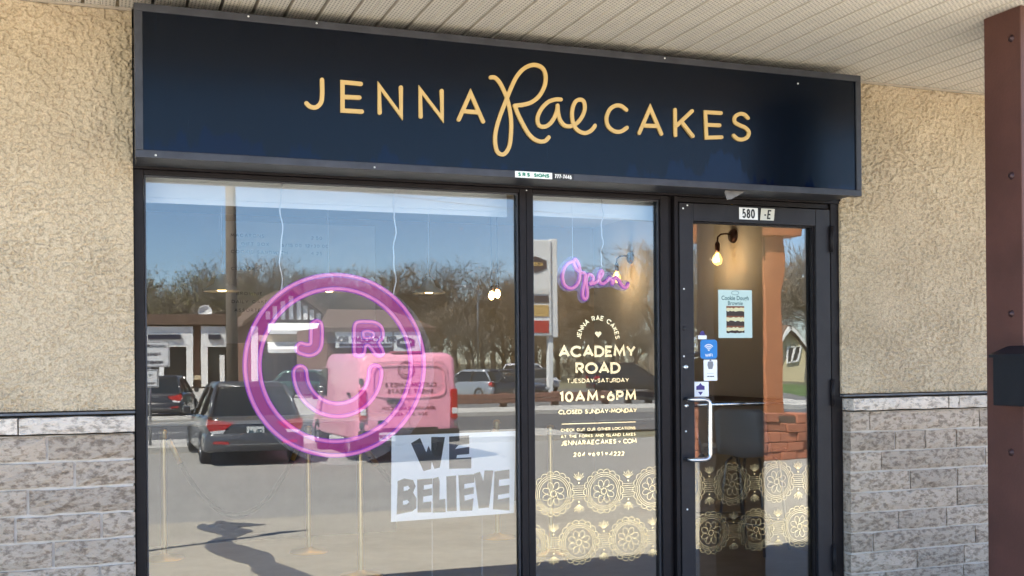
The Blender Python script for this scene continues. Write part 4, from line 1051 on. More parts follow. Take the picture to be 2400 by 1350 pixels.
#STREET#
# ================================================================== ACROSS THE CAR PARK (seen mirrored in the glass)
GZ = -.35
K['pink'] = mat('pink_paint', (.86, .36, .47), .38, 0, var=.03, vscale=2, coat=.4)
K['pinkprint'] = mat('dark_rose_print', (.26, .035, .07), .5)
K['tyre'] = mat('tyre_rubber', (.02, .02, .02), .8)
K['rim'] = mat('wheel_rim', (.35, .36, .37), .3, .8)
K['redlens'] = mat('red_lens', (.42, .012, .015), .15, coat=.6)
K['clearlens'] = mat('clear_lens', (.7, .7, .7), .1, coat=.6)
K['carglass'] = mat('car_glass', (.015, .02, .022), .05, coat=.5)
K['trim'] = mat('black_plastic', (.022, .022, .024), .6)
K['plate'] = mat('licence_plate', (.65, .68, .66), .5)
K['plateblue'] = mat('plate_print', (.05, .10, .12), .5)
def loft(mb, secs, smooth_=True, caps=True):
    n = len(secs[0]); vs_ = [p for s_ in secs for p in s_]; fs = []
    for i in range(len(secs) - 1):
        for k in range(n): fs.append((i*n+k, (i+1)*n+k, (i+1)*n+(k+1) % n, i*n+(k+1) % n))
    if caps: fs += [list(range(n)), [(len(secs)-1)*n + k for k in range(n)][::-1]]
    mb.add(vs_, fs, smooth_); return mb
def rrect(w, zb, zt, r, y, cx=0, rb=None, n=4, tw=None):   # rounded rectangular section at station y
    rb = r * .5 if rb is None else rb; tw = tw or w; P = []
    for cx_, cz_, a0, rr in ((tw - r, zt - r, 0, r), (-tw + r, zt - r, 90, r), (-w + rb, zb + rb, 180, rb), (w - rb, zb + rb, 270, rb)):
        P += [(cx + cx_ + rr*math.cos(R(a0 + 90*k/n)), y, cz_ + rr*math.sin(R(a0 + 90*k/n))) for k in range(n + 1)]
    return P
def wheel(t, x, y, z, r, side, w=.21):
    ty = MB().lathe([(r*.62, -w/2), (r*.93, -w/2), (r, -w*.32), (r, w*.32), (r*.93, w/2), (r*.62, w/2)], (x, y, z), 24, 'x').build('tyre', K['tyre'], t)
    mb = MB().lathe([(0, side*w*.36), (r*.2, side*w*.38), (r*.55, side*w*.30), (r*.63, side*w*.46), (r*.63, -side*w*.4)], (x, y, z), 24, 'x')
    for k in range(5):
        a = 2*math.pi*k/5; mb.tube([(x + side*w*.40, y + r*.1*math.cos(a), z + r*.1*math.sin(a)), (x + side*w*.40, y + r*.58*math.cos(a), z + r*.58*math.sin(a))], .028, 5)
    mb.build('rim', K['rim'], ty)

# ---- pink delivery van, tail towards the shop
VX, VY = 5.645, -14.9
van = thing('delivery_van', 'pink delivery van with a smiling face on its rear doors reflected behind the pink ring', 'van', (VX, VY - 2.5, GZ))
g = lambda z: GZ + z
secs = [rrect(.945, g(.50), g(1.97), .12, VY, VX, .05, tw=.89), rrect(.985, g(.46), g(2.03), .14, VY - .06, VX, .06, tw=.92), rrect(1.0, g(.42), g(2.07), .16, VY - .30, VX, .06, tw=.94),
        rrect(1.0, g(.40), g(2.08), .17, VY - 3.1, VX, .06, tw=.93), rrect(.99, g(.40), g(1.98), .26, VY - 3.7, VX, .06, tw=.86), rrect(.98, g(.40), g(1.30), .22, VY - 4.3, VX, .06, tw=.90), rrect(.94, g(.42), g(1.12), .2, VY - 4.85, VX, .06, tw=.84), rrect(.84, g(.45), g(.9), .15, VY - 5.0, VX, .06)]
loft(MB(), secs).build('body', K['pink'], van)
FVN = STREET((VX, VY + .004, 0))       # u runs towards -x as the reader at the shop sees it
def vp(px, py): q = MV(px, py, VY); return (VX - q.x, q.z)
for sgn in (-1, 1):
    poly = [(sgn*.012, g(.62)), (sgn*.80, g(.62)), (sgn*.82, g(1.2)), (sgn*.76, g(1.78)), (sgn*.68, g(1.90)), (sgn*.012, g(1.92))]
    MB().prism(poly if sgn > 0 else poly[::-1], FVN, -.01, .006).build('rear_door', K['pink'], van)
MB().ribbon(smooth([(-.66, g(1.28)), (-.70, g(1.5)), (-.64, g(1.78)), (-.3, g(1.83)), (.3, g(1.83)), (.64, g(1.78)), (.70, g(1.5)), (.66, g(1.28)), (.3, g(1.235)), (-.3, g(1.235))], 5, True), .03, FVN, .004, .022, closed=True).build('window_blank', K['pink'], van)
u, v = vp(952, 868)
mb = MB(); mb.ribbon(arc(u, v, .155, .155, 0, 360, 30), .022, FVN, .006, .010, closed=True); mb.ribbon(arc(u, v, .125, .125, 0, 360, 30), .012, FVN, .006, .010, closed=True)
mb.ribbon(arc(u, v - .02, .075, .065, 190, 350, 12), .018, FVN, .006, .010)
lettering(mb, 'J R', .06, .012, FVN, u, v + .01, .010, .006, track=.2); mb.build('smiling_emblem', K['pinkprint'], van)
for txt, px, py, h, wp in (('CUSTOM CAKES &', 962, 907, .085, 1.0), ('SWEET TREATS', 962, 922, .085, .88), ('JENNARAECAKES.COM', 958, 960, .062, 1.05), ('204 691 4222', 958, 973, .062, .70)):
    u, v = vp(px, py); n0 = sum(GL[c][0] for c in txt); tr_ = (wp / h - n0) / (len(txt) - 1)
    lettering(MB(), txt, h, .018 if h > .07 else .013, FVN, u, v, .0105, .0065, track=tr_).build('lettering', K['pinkprint'], van)
for sgn in (-1, 1):
    x = VX + sgn * .895
    MB().bbox((x - .07, VY - .10, g(.80)), (x + .07, VY + .035, g(1.38)), .03).build('tail_light', K['redlens'], van)
    MB().bbox((x - .055, VY + .0, g(.90)), (x + .055, VY + .042, g(1.02)), .012).build('reversing_light', K['clearlens'], van)
    for z in (1.48, .66): MB().bbox((VX + sgn*.93 - .035, VY - .03, g(z)), (VX + sgn*.93 + .035, VY + .02, g(z + .11)), .008).build('hinge', K['rim'], van)
    MB().bbox((VX + sgn*1.02 - .02, VY - 3.75, g(1.1)), (VX + sgn*1.16 + .02, VY - 3.6, g(1.42)), .03).build('wing_mirror', K['trim'], van)
    MB().prism([(0, g(1.20)), (.95, g(1.20)), (.55, g(1.72)), (0, g(1.78))], Frame((VX + sgn*.945, VY - 3.0, 0), (0, -1, 0), (0, 0, 1), (sgn, 0, 0)), 0, .03).build('cab_window', K['carglass'], van)
    for y in (VY - .95, VY - 4.05): wheel(van, VX + sgn*.88, y, GZ + .34, .34, sgn)
MB().bbox((VX - .98, VY - .3, g(.36)), (VX + .98, VY + .085, g(.62)), .03).build('rear_bumper', K['trim'], van)
MB().bbox((VX - .55, VY - .1, g(.62)), (VX + .55, VY + .05, g(.66)), .01).build('step_pad', K['trim'], van)
u, v = vp(925, 941); MB().prism([(u - .17, v), (u - .1, v + .035), (u + .1, v + .04), (u + .17, v + .01), (u + .08, v - .045), (u - .06, v - .05)], FVN, .006, .035).build('handle', K['trim'], van)
u, v = vp(895, 989); MB().prism([(u + .09*math.cos(k*.42), v + .035*math.sin(k*.42)) for k in range(15)], FVN, .006, .02).build('badge', K['plateblue'], van)
u, v = vp(905, 1022); F = STREET((VX, VY + .086, 0)); pt = MB().prism([(u - .155, v - .08), (u + .155, v - .08), (u + .155, v + .08), (u - .155, v + .08)], F, 0, .006).build('licence_plate', K['plate'], van)
lettering(MB(), 'CCF 229', .075, .016, F, u, v - .04, .010, .006, track=.2, wx=.62).build('lettering', K['plateblue'], pt)
u, v = vp(800, 922); MB().bbox((VX - 1.012, VY - .9, g(1.26)), (VX - .99, VY - .65, g(1.31)), .006).build('handle', K['trim'], van)
MB().bbox((VX - .3, VY - .3, g(2.06)), (VX + .3, VY - .05, g(2.10)), .01).build('roof_hatch', mat('dark_rose_trim', (.30, .05, .08), .5), van)  # hatch in a darker rose than the van body

# ---- cars
def car(loc, rz, colr, label, cat='car', L=4.4, Wd=1.82, H=1.47, suv=False, plate=None, front=False, group='parked cars', rough=.28):
    """local frame: tail at y=0, nose at y=-L, ground z=0"""
    t = thing('parked_car', label, cat, (0, 0, 0), group)
    paint = mat('car_paint', colr, rough, .3 if sum(colr) > .1 else .0, coat=.6); w = Wd / 2
    belt = .90 if not suv else 1.02; H = H if not suv else 1.72
    st_ = [(0, .80, .42, belt - .06), (-.10, .94, .30, belt + .02), (-.55, 1.0, .22, belt + .03), (-L*.5, 1.0, .20, belt), (-L*.74, .99, .22, belt - .03), (-L*.9, .93, .25, belt - .14), (-L*.98, .80, .32, belt - .26), (-L, .68, .38, belt - .34)]
    secs = [rrect(w*k, zb, zt, .12, y, 0, .06, tw=w*k*.96) for y, k, zb, zt in st_]
    loft(MB(), secs).build('body', paint, t)
    ry0, ry1, fy1, fy0 = (-.12, -.62, -L*.50, -L*.70)
    if suv: ry0, ry1 = -.08, -.35
    rb, rtp = w*.90, w*.70
    gh = [rrect(rb*.98, belt - .05, belt + .02, .02, ry0, 0, .02), rrect(rb*.96, belt - .05, (belt + H)/2, .08, (ry0 + ry1)/2, 0, .02, tw=(rb+rtp)/2*.96), rrect(rb, belt - .05, H - .02, .12, ry1, 0, .02, tw=rtp), rrect(rb, belt - .05, H - .01, .12, (ry1+fy1)/2, 0, .02, tw=rtp),
          rrect(rb, belt - .05, H - .05, .12, fy1, 0, .02, tw=rtp), rrect(rb*.98, belt - .06, belt, .02, fy0, 0, .02)]
    loft(MB(), gh).build('cabin_glass', K['carglass'], t)
    rf = [rrect(rtp*.99, H - .09, H + .004, .06, ry1 + .05, 0, .02, tw=rtp*.94), rrect(rtp*1.03, H - .10, H + .022, .08, ry1 - .3, 0, .02, tw=rtp*.96), rrect(rtp*1.03, H - .10, H + .015, .08, fy1 + .1, 0, .02, tw=rtp*.96), rrect(rtp*.98, H - .12, H - .03, .05, fy1 - .08, 0, .02, tw=rtp*.94)]
    loft(MB(), rf).build('roof', paint, t)
    for s_ in (-1, 1):
        MB().tube([(s_*rb*.97, ry0 + .02, belt - .02), (s_*(rb+rtp)/2*.985, (ry0+ry1)/2 + .01, (belt+H)/2 + .0), (s_*rtp*.97, ry1, H - .05)], .045, 6).build('pillar', paint, t)
        MB().tube([(s_*rb*.99, fy0 + .02, belt - .03), (s_*rtp*.99, fy1, H - .07)], .038, 6).build('pillar', paint, t)
        MB().tube([(s_*rb*1.0, (ry1+fy1)/2, belt), (s_*rtp*1.01, (ry1+fy1)/2 + .02, H - .06)], .035, 6).build('pillar', K['trim'], t)
        MB().bbox((s_*(w + .02), fy0 + .30, belt - .02), (s_*(w + .17), fy0 + .42, belt + .13), .03).build('wing_mirror', paint, t)
        lp = [(.42, belt - .10), (.93, belt - .03), (.95, belt - .16), (.90, belt - .25), (.60, belt - .23)]
        lx = [(s_*a*w, b) for a, b in lp]
        MB().prism(lx if s_ < 0 else lx[::-1], Frame((0, 0, 0), (1, 0, 0), (0, 0, 1), (0, 1, 0)), -.22, .012).build('tail_light', K['redlens'], t)
        MB().prism([(s_*a*w, b) for a, b in ((.58, belt - .215), (.90, belt - .245), (.80, belt - .36), (.66, belt - .33))], Frame((0, 0, 0), (1, 0, 0), (0, 0, 1), (0, 1, 0)), -.16, .010).build('reversing_light', K['clearlens'], t)
        MB().bbox((s_*w*.45, -L - .005, belt - .42), (s_*w*.82, -L + .2, belt - .30), .03).build('headlight', K['clearlens'], t)
        MB().prism([(s_*a*w, b) for a, b in ((.52, .40), (.84, .42), (.82, .465), (.54, .455))], Frame((0, .0, 0), (1, 0, 0), (0, 0, 1), (0, 1, 0)), -.2, .036).build('reflector', K['redlens'], t)
        for y in (-.82, -L + .85): wheel(t, s_*(w - .09), y, .31, .31, s_, .19)
    loft(MB(), [rrect(w*.88, .30, .60, .10, .03, 0, .05), rrect(w*.97, .26, .62, .12, -.06, 0, .05), rrect(w*1.005, .24, .62, .10, -.5, 0, .05)]).build('rear_bumper', paint, t)
    MB().bbox((-w*.62, -.05, .27), (w*.62, .037, .36), .02).build('lower_valance', K['trim'], t)
    MB().bbox((-w*.60, -.02, .385), (w*.60, .036, .405), .004).build('chrome_strip', K['rim'], t)
    MB().bbox((-.09, -.03, belt - .13), (.09, .012, belt - .10), .005).build('badge', K['rim'], t)
    if plate:
        F = Frame((0, .012, 0), (-1, 0, 0), (0, 0, 1), (0, 1, 0)); po = MB().prism([(-.16, belt - .34), (.16, belt - .34), (.16, belt - .18), (-.16, belt - .18)], F, -.05, .006).build('licence_plate', K['plate'], t)
        lettering(MB(), plate, .075, .015, F, 0, belt - .30, .010, .006, track=.2, wx=.62).build('lettering', K['plateblue'], po)
    t.location = loc; t.rotation_euler = (0, 0, rz); return t
car((2.86, -15.5, GZ), 0, (.07, .075, .082), 'dark grey car with red tail lights left of the pink van', plate='CEL 66', L=4.5, Wd=1.85, H=1.52)
for px, py, rz, colr, label, kw in (
    (1118, 934, 155, (.012, .014, .02), 'black car parked right of the pink van beyond the wooden rail', {}),
    (1180, 936, -30, (.28, .31, .34), 'silver blue car parked near the mullion beyond the wooden rail', {}),
    (1200, 918, 170, (.72, .72, .72), 'white sport utility car parked behind the silver blue one', {'suv': True}),
    (1385, 922, 95, (.010, .010, .013), 'long black car parked behind the wooden rail under the opening hours', {'L': 5.0, 'suv': True}),
    (1262, 925, 20, (.10, .11, .12), 'dark grey car parked by the foot of the tall white sign', {}),
    (700, 930, 80, (.42, .44, .45), 'silver car parked before the brick gable building', {}),
    (365, 985, 12, (.03, .032, .036), 'black car parked behind the two parking notices', {}),
    (640, 935, 95, (.05, .12, .10), 'dark green car parked before the white awnings', {})):
    q = MG(px, py); car((q.x, q.y, GZ), R(rz), colr, label, **kw)

# ---- buildings on the far side
K['brick'] = mat('red_brown_brick', (.16, .085, .06), .9, var=.25, vscale=7, bump=.4, bscale=9)
K['whitepaint'] = mat('white_render', (.86, .86, .84), .7, var=.06, vscale=2)
K['darkglass'] = mat('dark_shop_glass', (.02, .022, .024), .08)
K['brownroof'] = mat('brown_roofing', (.13, .085, .06), .85, var=.2, vscale=2)
K['cream_'] = mat('cream_band', (.55, .45, .30), .8)
K['yellow'] = mat('pale_yellow_siding', (.62, .54, .33), .8)
K['signwhite'] = mat('sign_white', (.78, .79, .77), .5)
K['navyprint'] = mat('navy_print', (.02, .025, .05), .5)
def fb(t, name, m, pa, pb, y, d=.3, dy=0):      # facade piece between two photo points at distance y, d thick
    a = MV(*pa, y); b = MV(*pb, y); zb = min(a.z, b.z)
    return MB().box((min(a.x, b.x), y - d + dy, max(zb, GZ)), (max(a.x, b.x), y + dy, max(a.z, b.z))).build(name, K[m], t)
yA = -80
A = thing('shop_row', 'white framed low shop row with brown roof at far left', 'building', (MV(440, 912, yA).x, yA - 6, GZ))
fb(A, 'wall', 'brick', (300, 742), (580, 918), yA, 12, -.3)
fb(A, 'roof', 'brownroof', (290, 736), (585, 762), yA, 13, .5)
for x0, x1 in ((328, 452), (471, 547)):
    fb(A, 'fascia', 'whitepaint', (x0, 765), (x1, 813), yA, .4, .25)
    fb(A, 'sign_board', 'navyprint', (x0 + 17, 784), (x1 - 30, 796), yA, .2, .42)
    fb(A, 'pilaster', 'whitepaint', (x0, 813), (x0 + 16, 906), yA, .4, .24); fb(A, 'pilaster', 'whitepaint', (x1 - 16, 813), (x1, 906), yA, .4, .24)
    w_ = fb(A, 'window', 'darkglass', (x0 + 17, 816), (x1 - 17, 908), yA, .3, .05)
    fb(A, 'window_arch', 'whitepaint', (x0 + 44, 832), (x0 + 56, 905), yA, .2, .1)
fb(A, 'kerb_band', 'cream_', (455, 880), (470, 890), yA, .2, .2)
a = MV(480, 738, yA); mb = MB().lathe([(0, 0), (.35, .06), (.5, .16), (.52, .16), (.36, .03), (0, -.04)], (a.x, yA + .2, a.z + .2), 16, 'y'); mb.build('satellite_dish', K['whitepaint'], A)
yB = -70
B = thing('gabled_shop', 'brick shop with white boarded gable and two white awnings behind the pink ring', 'building', (MV(690, 912, yB).x, yB - 6, GZ))
fb(B, 'wall', 'brick', (590, 748), (772, 922), yB, 12, -.3)
a = MV(590, 748, yB); b = MV(772, 748, yB); c = MV(684, 680, yB)
FB_ = Frame((0, yB - .3, 0), (1, 0, 0), (0, 0, 1), (0, 1, 0))
MB().prism([(a.x, a.z), (b.x, b.z), (c.x, c.z)], FB_, -.3, 0).build('gable', K['brick'], B)
mb = MB(); mb.prism([(a.x - .6, a.z - .2), (c.x, c.z + .3), (c.x, c.z + .0), (a.x - .6, a.z - .5)], FB_, -12, .7); mb.prism([(b.x + .6, b.z - .2), (b.x + .6, b.z - .5), (c.x, c.z), (c.x, c.z + .3)], FB_, -12, .7); mb.build('roof', K['brownroof'], B)
for px, pt in ((630, 730), (646, 718), (665, 706), (684, 694), (702, 704), (717, 716), (732, 726), (748, 734)):
    fb(B, 'gable_board', 'whitepaint', (px - 5, pt), (px + 5, 749), yB, .12, -.18)
def awning(pa, pb, lab='awning'):
    a = MV(*pa, yB); b = MV(*pb, yB); x0, x1 = sorted((a.x, b.x)); zt, zb = max(a.z, b.z), min(a.z, b.z)
    MB().add([(x0, yB, zt), (x1, yB, zt), (x1, yB + .9, zb + .25), (x0, yB + .9, zb + .25), (x0, yB + .9, zb), (x1, yB + .9, zb), (x1, yB, zb + .1), (x0, yB, zb + .1)],
             [(0, 3, 2, 1), (3, 4, 5, 2), (4, 7, 6, 5), (0, 7, 4, 3), (1, 2, 5, 6)]).build(lab, K['whitepaint'], B)
awning((628, 757), (757, 784)); awning((628, 801), (757, 827)); fb(B, 'band', 'cream_', (605, 785), (775, 800), yB, .3, .05)
for k in range(4): fb(B, 'window', 'darkglass', (612 + k*40, 834), (642 + k*40, 912), yB, .3, .02)
fb(B, 'pilaster', 'whitepaint', (590, 765), (606, 915), yB, .3, .1)
yC = -58
C_ = thing('plaza_building', 'low brown building with white name boards above the pink van', 'building', (MV(880, 900, yC).x, yC - 5, GZ))
fb(C_, 'wall', 'brick', (768, 765), (1000, 925), yC, 10, -.3)
a = MV(768, 768, yC); b = MV(1000, 768, yC); MB().add([(a.x-.4, yC+.6, a.z), (b.x+.4, yC+.6, a.z), (b.x-1, yC-5, a.z+1.3), (a.x+1, yC-5, a.z+1.3), (a.x-.4, yC+.6, a.z-.25), (b.x+.4, yC+.6, a.z-.25), (b.x-1, yC-10, a.z-.25), (a.x+1, yC-10, a.z-.25)],
     [(0, 1, 2, 3), (0, 4, 5, 1), (1, 5, 6, 2), (0, 3, 7, 4), (4, 7, 6, 5), (2, 6, 7, 3)]).build('roof', K['brownroof'], C_)
nb = fb(C_, 'name_board', 'signwhite', (783, 770), (915, 815), yC, .3, .5)
FC = STREET((0, yC + .501, 0)); q = MV(850, 803, yC + .5)
lettering(MB(), '591 ACADEMY ROAD', .36, .07, FC, -q.x, q.z, .03, .0, track=.16, wx=.78).build('lettering', K['navyprint'], nb)
fb(C_, 'band', 'navyprint', (790, 806), (912, 811), yC, .05, .56)
nb2 = fb(C_, 'name_board', 'signwhite', (919, 777), (980, 829), yC, .3, .52)
q = MV(950, 804, yC + .5); hexp = lambda s_, q_: [(-q_.x + s_*u, q_.z + s_*v*.62) for u, v in ((1, .55), (0, 1.15), (-1, .55), (-1, -.55), (0, -1.15), (1, -.55))]
MB().prism(hexp(.52, q), STREET((0, yC + .522, 0)), 0, .03).build('hexagon', K['navyprint'], nb2)
lettering(MB(), 'ACADEMY', .16, .035, STREET((0, yC + .556, 0)), -q.x, q.z - .06, .02, 0, track=.1, wx=.65).build('lettering', K['signwhite'], nb2)
for k in range(5): fb(C_, 'window', 'darkglass', (785 + k*42, 850), (815 + k*42, 905), yC, .3, .02)
yH = -72
Hs = thing('yellow_house', 'small pale yellow house with white window and steep gable at far right', 'house', (MV(1862, 900, yH).x, yH - 4, GZ))
a = MV(1828, 905, yH); b = MV(1884, 905, yH); ze = MV(1860, 828, yH).z; c = MV(1848, 768, yH)
FH = Frame((0, yH, 0), (1, 0, 0), (0, 0, 1), (0, 1, 0))
MB().prism([(a.x, GZ), (b.x, GZ), (b.x, ze), (c.x, c.z), (a.x, ze + .6)], FH, -8, 0).build('wall', K['yellow'], Hs)
mb = MB()
for p_, q_ in (((a.x - .4, ze + .3), (c.x, c.z + .15)), ((b.x + .5, ze - .35), (c.x, c.z + .15))): mb.ribbon([p_, q_], .22, FH, -8.3, .4, cap='butt')
mb.build('roof', K['brownroof'], Hs)
mb = MB()
for p_, q_ in (((a.x - .4, ze + .22), (c.x, c.z + .05)), ((b.x + .5, ze - .43), (c.x, c.z + .05))): mb.ribbon([p_, q_], .20, FH, .4, .46, cap='butt')
mb.build('barge_board', K['whitepaint'], Hs)
w_ = fb(Hs, 'window', 'darkglass', (1849, 812), (1869, 846), yH, .1, .06)
mb = MB(); a = MV(1849, 812, yH); b = MV(1869, 846, yH)
mb.ribbon([(a.x, a.z), (b.x, a.z), (b.x, b.z), (a.x, b.z)], .1, FH, .06, .12, closed=True); mb.ribbon([((a.x+b.x)/2, a.z), ((a.x+b.x)/2, b.z)], .1, FH, .06, .12); mb.build('window_frame', K['whitepaint'], Hs)

# ---- tall white sign
yP = -48
ps = thing('tall_sign', 'tall white roadside sign with navy hexagon and coloured strips beside the mullion', 'sign', (MV(1270, 915, yP).x, yP, GZ))
a = MV(1216, 575, yP); b = MV(1292, 562, yP); zb = MV(1270, 787, yP).z
MB().bbox((a.x, yP - .55, zb), (b.x, yP, b.z), .06).build('cabinet', K['signwhite'], ps)
MB().bbox((b.x + .01, yP - .60, zb - .1), (b.x + .38, yP - .08, b.z + .08), .04).build('side_post', K['signwhite'], ps)
for px in (1228, 1293):
    q = MV(px, 700, yP); MB().bbox((q.x - .13, yP - .45, GZ), (q.x + .13, yP - .15, zb - .003), .02).build('leg', K['signwhite'], ps)
FPs = STREET((0, yP + .002, 0)); q = MV(1255, 620, yP); MB().prism(hexp(.62, q), FPs, 0, .03).build('hexagon', K['navyprint'], ps)
lettering(MB(), 'ACADEMY', .20, .045, FPs, -q.x, q.z - .08, .05, .031, track=.1, wx=.62).build('lettering', K['gold_letter'], ps)
K['redstrip'] = mat('red_strip', (.45, .02, .03), .5)
for py0, py1, m_, tm, txt in ((676, 690, 'plate', 'navyprint', '591'), (693, 710, 'navyprint', 'white', '204'), (715, 742, 'gold_letter', 'black', 'AUTO'), (752, 780, 'redstrip', 'white', '')):
    a = MV(1222, py0, yP); b = MV(1286, py1, yP); s_ = MB().prism([(-b.x, b.z), (-a.x, b.z), (-a.x, a.z), (-b.x, a.z)], FPs, 0, .03).build('strip', K[m_], ps)

# ---- utility pole and wires
K['polewood'] = mat('weathered_pole_wood', (.16, .13, .10), .9, var=.3, vscale=9, bump=.4, bscale=20)
q = MV(546, 900, -30)
up_ = thing('utility_pole', 'weathered wooden utility pole rising behind the grey car', 'utility pole', (q.x, -30, GZ))
MB().tube([(q.x, -30, GZ), (q.x - .02, -30, 5), (q.x - .06, -30, 11.5)], [.19, .17, .13], 12).build('shaft', K['polewood'], up_)
MB().bbox((q.x - 1.3, -30.2, 10.3), (q.x + 1.2, -30.06, 10.45), .01).build('crossarm', K['polewood'], up_)
K['wire'] = mat('cable', (.12, .13, .15), .6)
for i, z in enumerate((7.4, 8.1, 10.5)):
    t = thing('overhead_cable', ('lowest', 'middle', 'highest')[i] + ' overhead cable fixed to the utility pole', 'cable', (q.x, -30, z)); mb = MB()
    for xa, xb in ((q.x - 45, q.x), (q.x, q.x + 45)): mb.tube([(xa + (xb-xa)*k/14, -29.85 - .004*abs(xa + (xb-xa)*k/14 - q.x), z - 1.0*4*(k/14)*(1-k/14)) for k in range(15)], .010, 5)
    mb.build('cable', K['wire'], t)
# ---- street lamp far off
q = MV(1122, 900, -66); t = thing('street_lamp', 'slender street lamp with curved arm above the parked cars', 'street lamp', (q.x, -66, GZ)); zt = MV(1120, 672, -66).z
MB().tube([(q.x, -66, GZ), (q.x, -66, zt - 1.2), (q.x, -66, zt - .3), (q.x - .5, -66, zt), (q.x - 1.1, -66, zt)], [.09, .07, .06, .05, .05], 8).build('pole', K['chairleg'], t)
MB().bbox((q.x - 1.7, -66.12, zt - .07), (q.x - 1.1, -65.88, zt + .06), .03).build('lamp_head', K['chairleg'], t)

# ---- parking notices on a post
yS = -19.8; q = MV(352, 1000, yS)
t = thing('parking_notice', 'white parking notices one above the other at the left window edge', 'sign', (q.x, yS, GZ))
MB().tube([(q.x, yS, GZ), (q.x, yS, MV(352, 796, yS).z)], .03, 8).build('post', K['chairleg'], t)
F = STREET((0, yS + .035, 0))
def plate_(pa, pb, lines, h):
    a = MV(*pa, yS); b = MV(*pb, yS); pl_ = MB().prism([(-b.x, b.z), (-a.x, b.z), (-a.x, a.z), (-b.x, a.z)], F, 0, .006).build('plate', K['signwhite'], t)
    mb = MB(); mb.ribbon([(-b.x + .02, b.z + .02), (-a.x - .02, b.z + .02), (-a.x - .02, a.z - .02), (-b.x + .02, a.z - .02)], .012, F, .006, .008, closed=True); mb.build('border', K['navyprint'], pl_)
    n = len(lines); H_ = a.z - b.z
    for i, s_ in enumerate(lines): lettering(MB(), s_, h, h*.2, F, -(a.x + b.x)/2, a.z - H_*(i + .82)/(n + .15), .0075, .006, track=.2, wx=.62).build('lettering', K['navyprint'], pl_)
    return pl_
plate_((318, 800), (397, 860), ['UNAUTHORIZED', 'PARKING', 'PROHIBITED'], .075)
p2_ = plate_((333, 866), (371, 907), ['NO', 'PARKING'], .05)
# ---- signpost in the car park that throws the long shadow
t = thing('car_park_post', 'steel sign post standing in the near car park just left of the window view', 'sign post', (.30, -5.83, -.28))
MB().tube([(.30, -5.83, lotz(-5.83)), (.30, -5.83, 2.62)], .055, 10).build('post', K['chairleg'], t)
MB().bbox((.12, -5.87, 2.15), (.48, -5.855, 2.62), .003).build('plate', K['signwhite'], t)

# ---- wooden guard rail beyond the road
K['oldwood'] = mat('weathered_red_wood', (.20, .10, .075), .85, var=.3, vscale=5, bump=.3, bscale=15)
K['darkwood'] = mat('dark_stained_wood', (.035, .03, .03), .85, var=.3, vscale=5)
def rail(pxa, pxb, y, m_, label):
    a = MV(pxa, 925, y); b = MV(pxb, 925, y); t = thing('timber_rail', label, 'rail', ((a.x + b.x)/2, y, GZ), 'low timber rails beyond the road')
    zt, zb = MV(1200, 922, y).z, MV(1200, 944, y).z
    MB().bbox((a.x, y - .12, zb + (zt-zb)*.45), (b.x, y, zt), .02).build('rail_board', K[m_], t); MB().bbox((a.x, y - .10, zb), (b.x, y - .01, zb + (zt-zb)*.42), .02).build('rail_board', K[m_], t)
    n = max(2, int((b.x - a.x) / 1.9))
    for k in range(n + 1):
        x = a.x + .15 + (b.x - a.x - .3) * k / n; MB().bbox((x - .12, y - .38, GZ), (x + .12, y - .122, zt + .03), .02).build('rail_post', K[m_], t)
rail(1050, 1432, -35.2, 'oldwood', 'low weathered red timber rail in front of the parked cars')
rail(1470, 1580, -37, 'darkwood', 'low dark timber rail in front of the lawn')

# ---- red block planters with orange timber posts (mirrored in the door)
K['redblock'] = mat('red_clay_block', (.36, .135, .075), .9, objrand=.22, var=.2, vscale=9, bump=.5, bscale=25)
K['soil'] = mat('planter_soil', (.10, .07, .05), .95, var=.3, vscale=9)
K['orange'] = mat('orange_stained_timber', (.42, .155, .062), .6, var=.18, vscale=4, bump=.15, bscale=30)
def planter(x0, x1, y0, y1, h, label):
    t = thing('block_planter', label, 'planter', ((x0+x1)/2, (y0+y1)/2, GZ), 'red block planters')
    MB().box((x0 + .06, y0 + .06, GZ), (x1 - .06, y1 - .06, GZ + h - .05)).build('soil', K['soil'], t)
    rows = max(3, int(h / .165)); rh = h / rows
    for r_ in range(rows):
        x = x0 + (0 if r_ % 2 else -.16)
        while x < x1 - .02:
            e = min(x + .40, x1); s_ = max(x, x0)
            if e - s_ > .06: 
                pr = rnd.uniform(-.035, .03) - (.05 if rnd.random() < .18 else 0)
                MB().bbox((s_ + .006, y1 - .22, GZ + r_*rh + .005), (e - .006, y1 + pr, GZ + (r_+1)*rh - .006), .014).build('block', K['redblock'], t)
            x += .40
        y = y0
        while y < y1 - .3:
            e = min(y + .4, y1 - .23)
            for xx, sg in ((x0, 1), (x1, -1)): MB().bbox((xx - .02*sg*rnd.random(), y + .006, GZ + r_*rh + .005), (xx + .2*sg, e - .006, GZ + (r_+1)*rh - .006), .014).build('block', K['redblock'], t)
            y += .4
    return t
q = MV(1795, 1078, -12.0); q2 = MV(1908, 1078, -12.0)
planter(q.x - .75, q2.x + .02, -14.2, -12.0, .90, 'red block planter at the foot of the orange post in the door reflection')
q3 = MV(1622, 1000, -21.9); planter(q3.x - .12, q3.x + 2.6, -23.2, -21.9, .95, 'farther red block planter left of the door reflection')
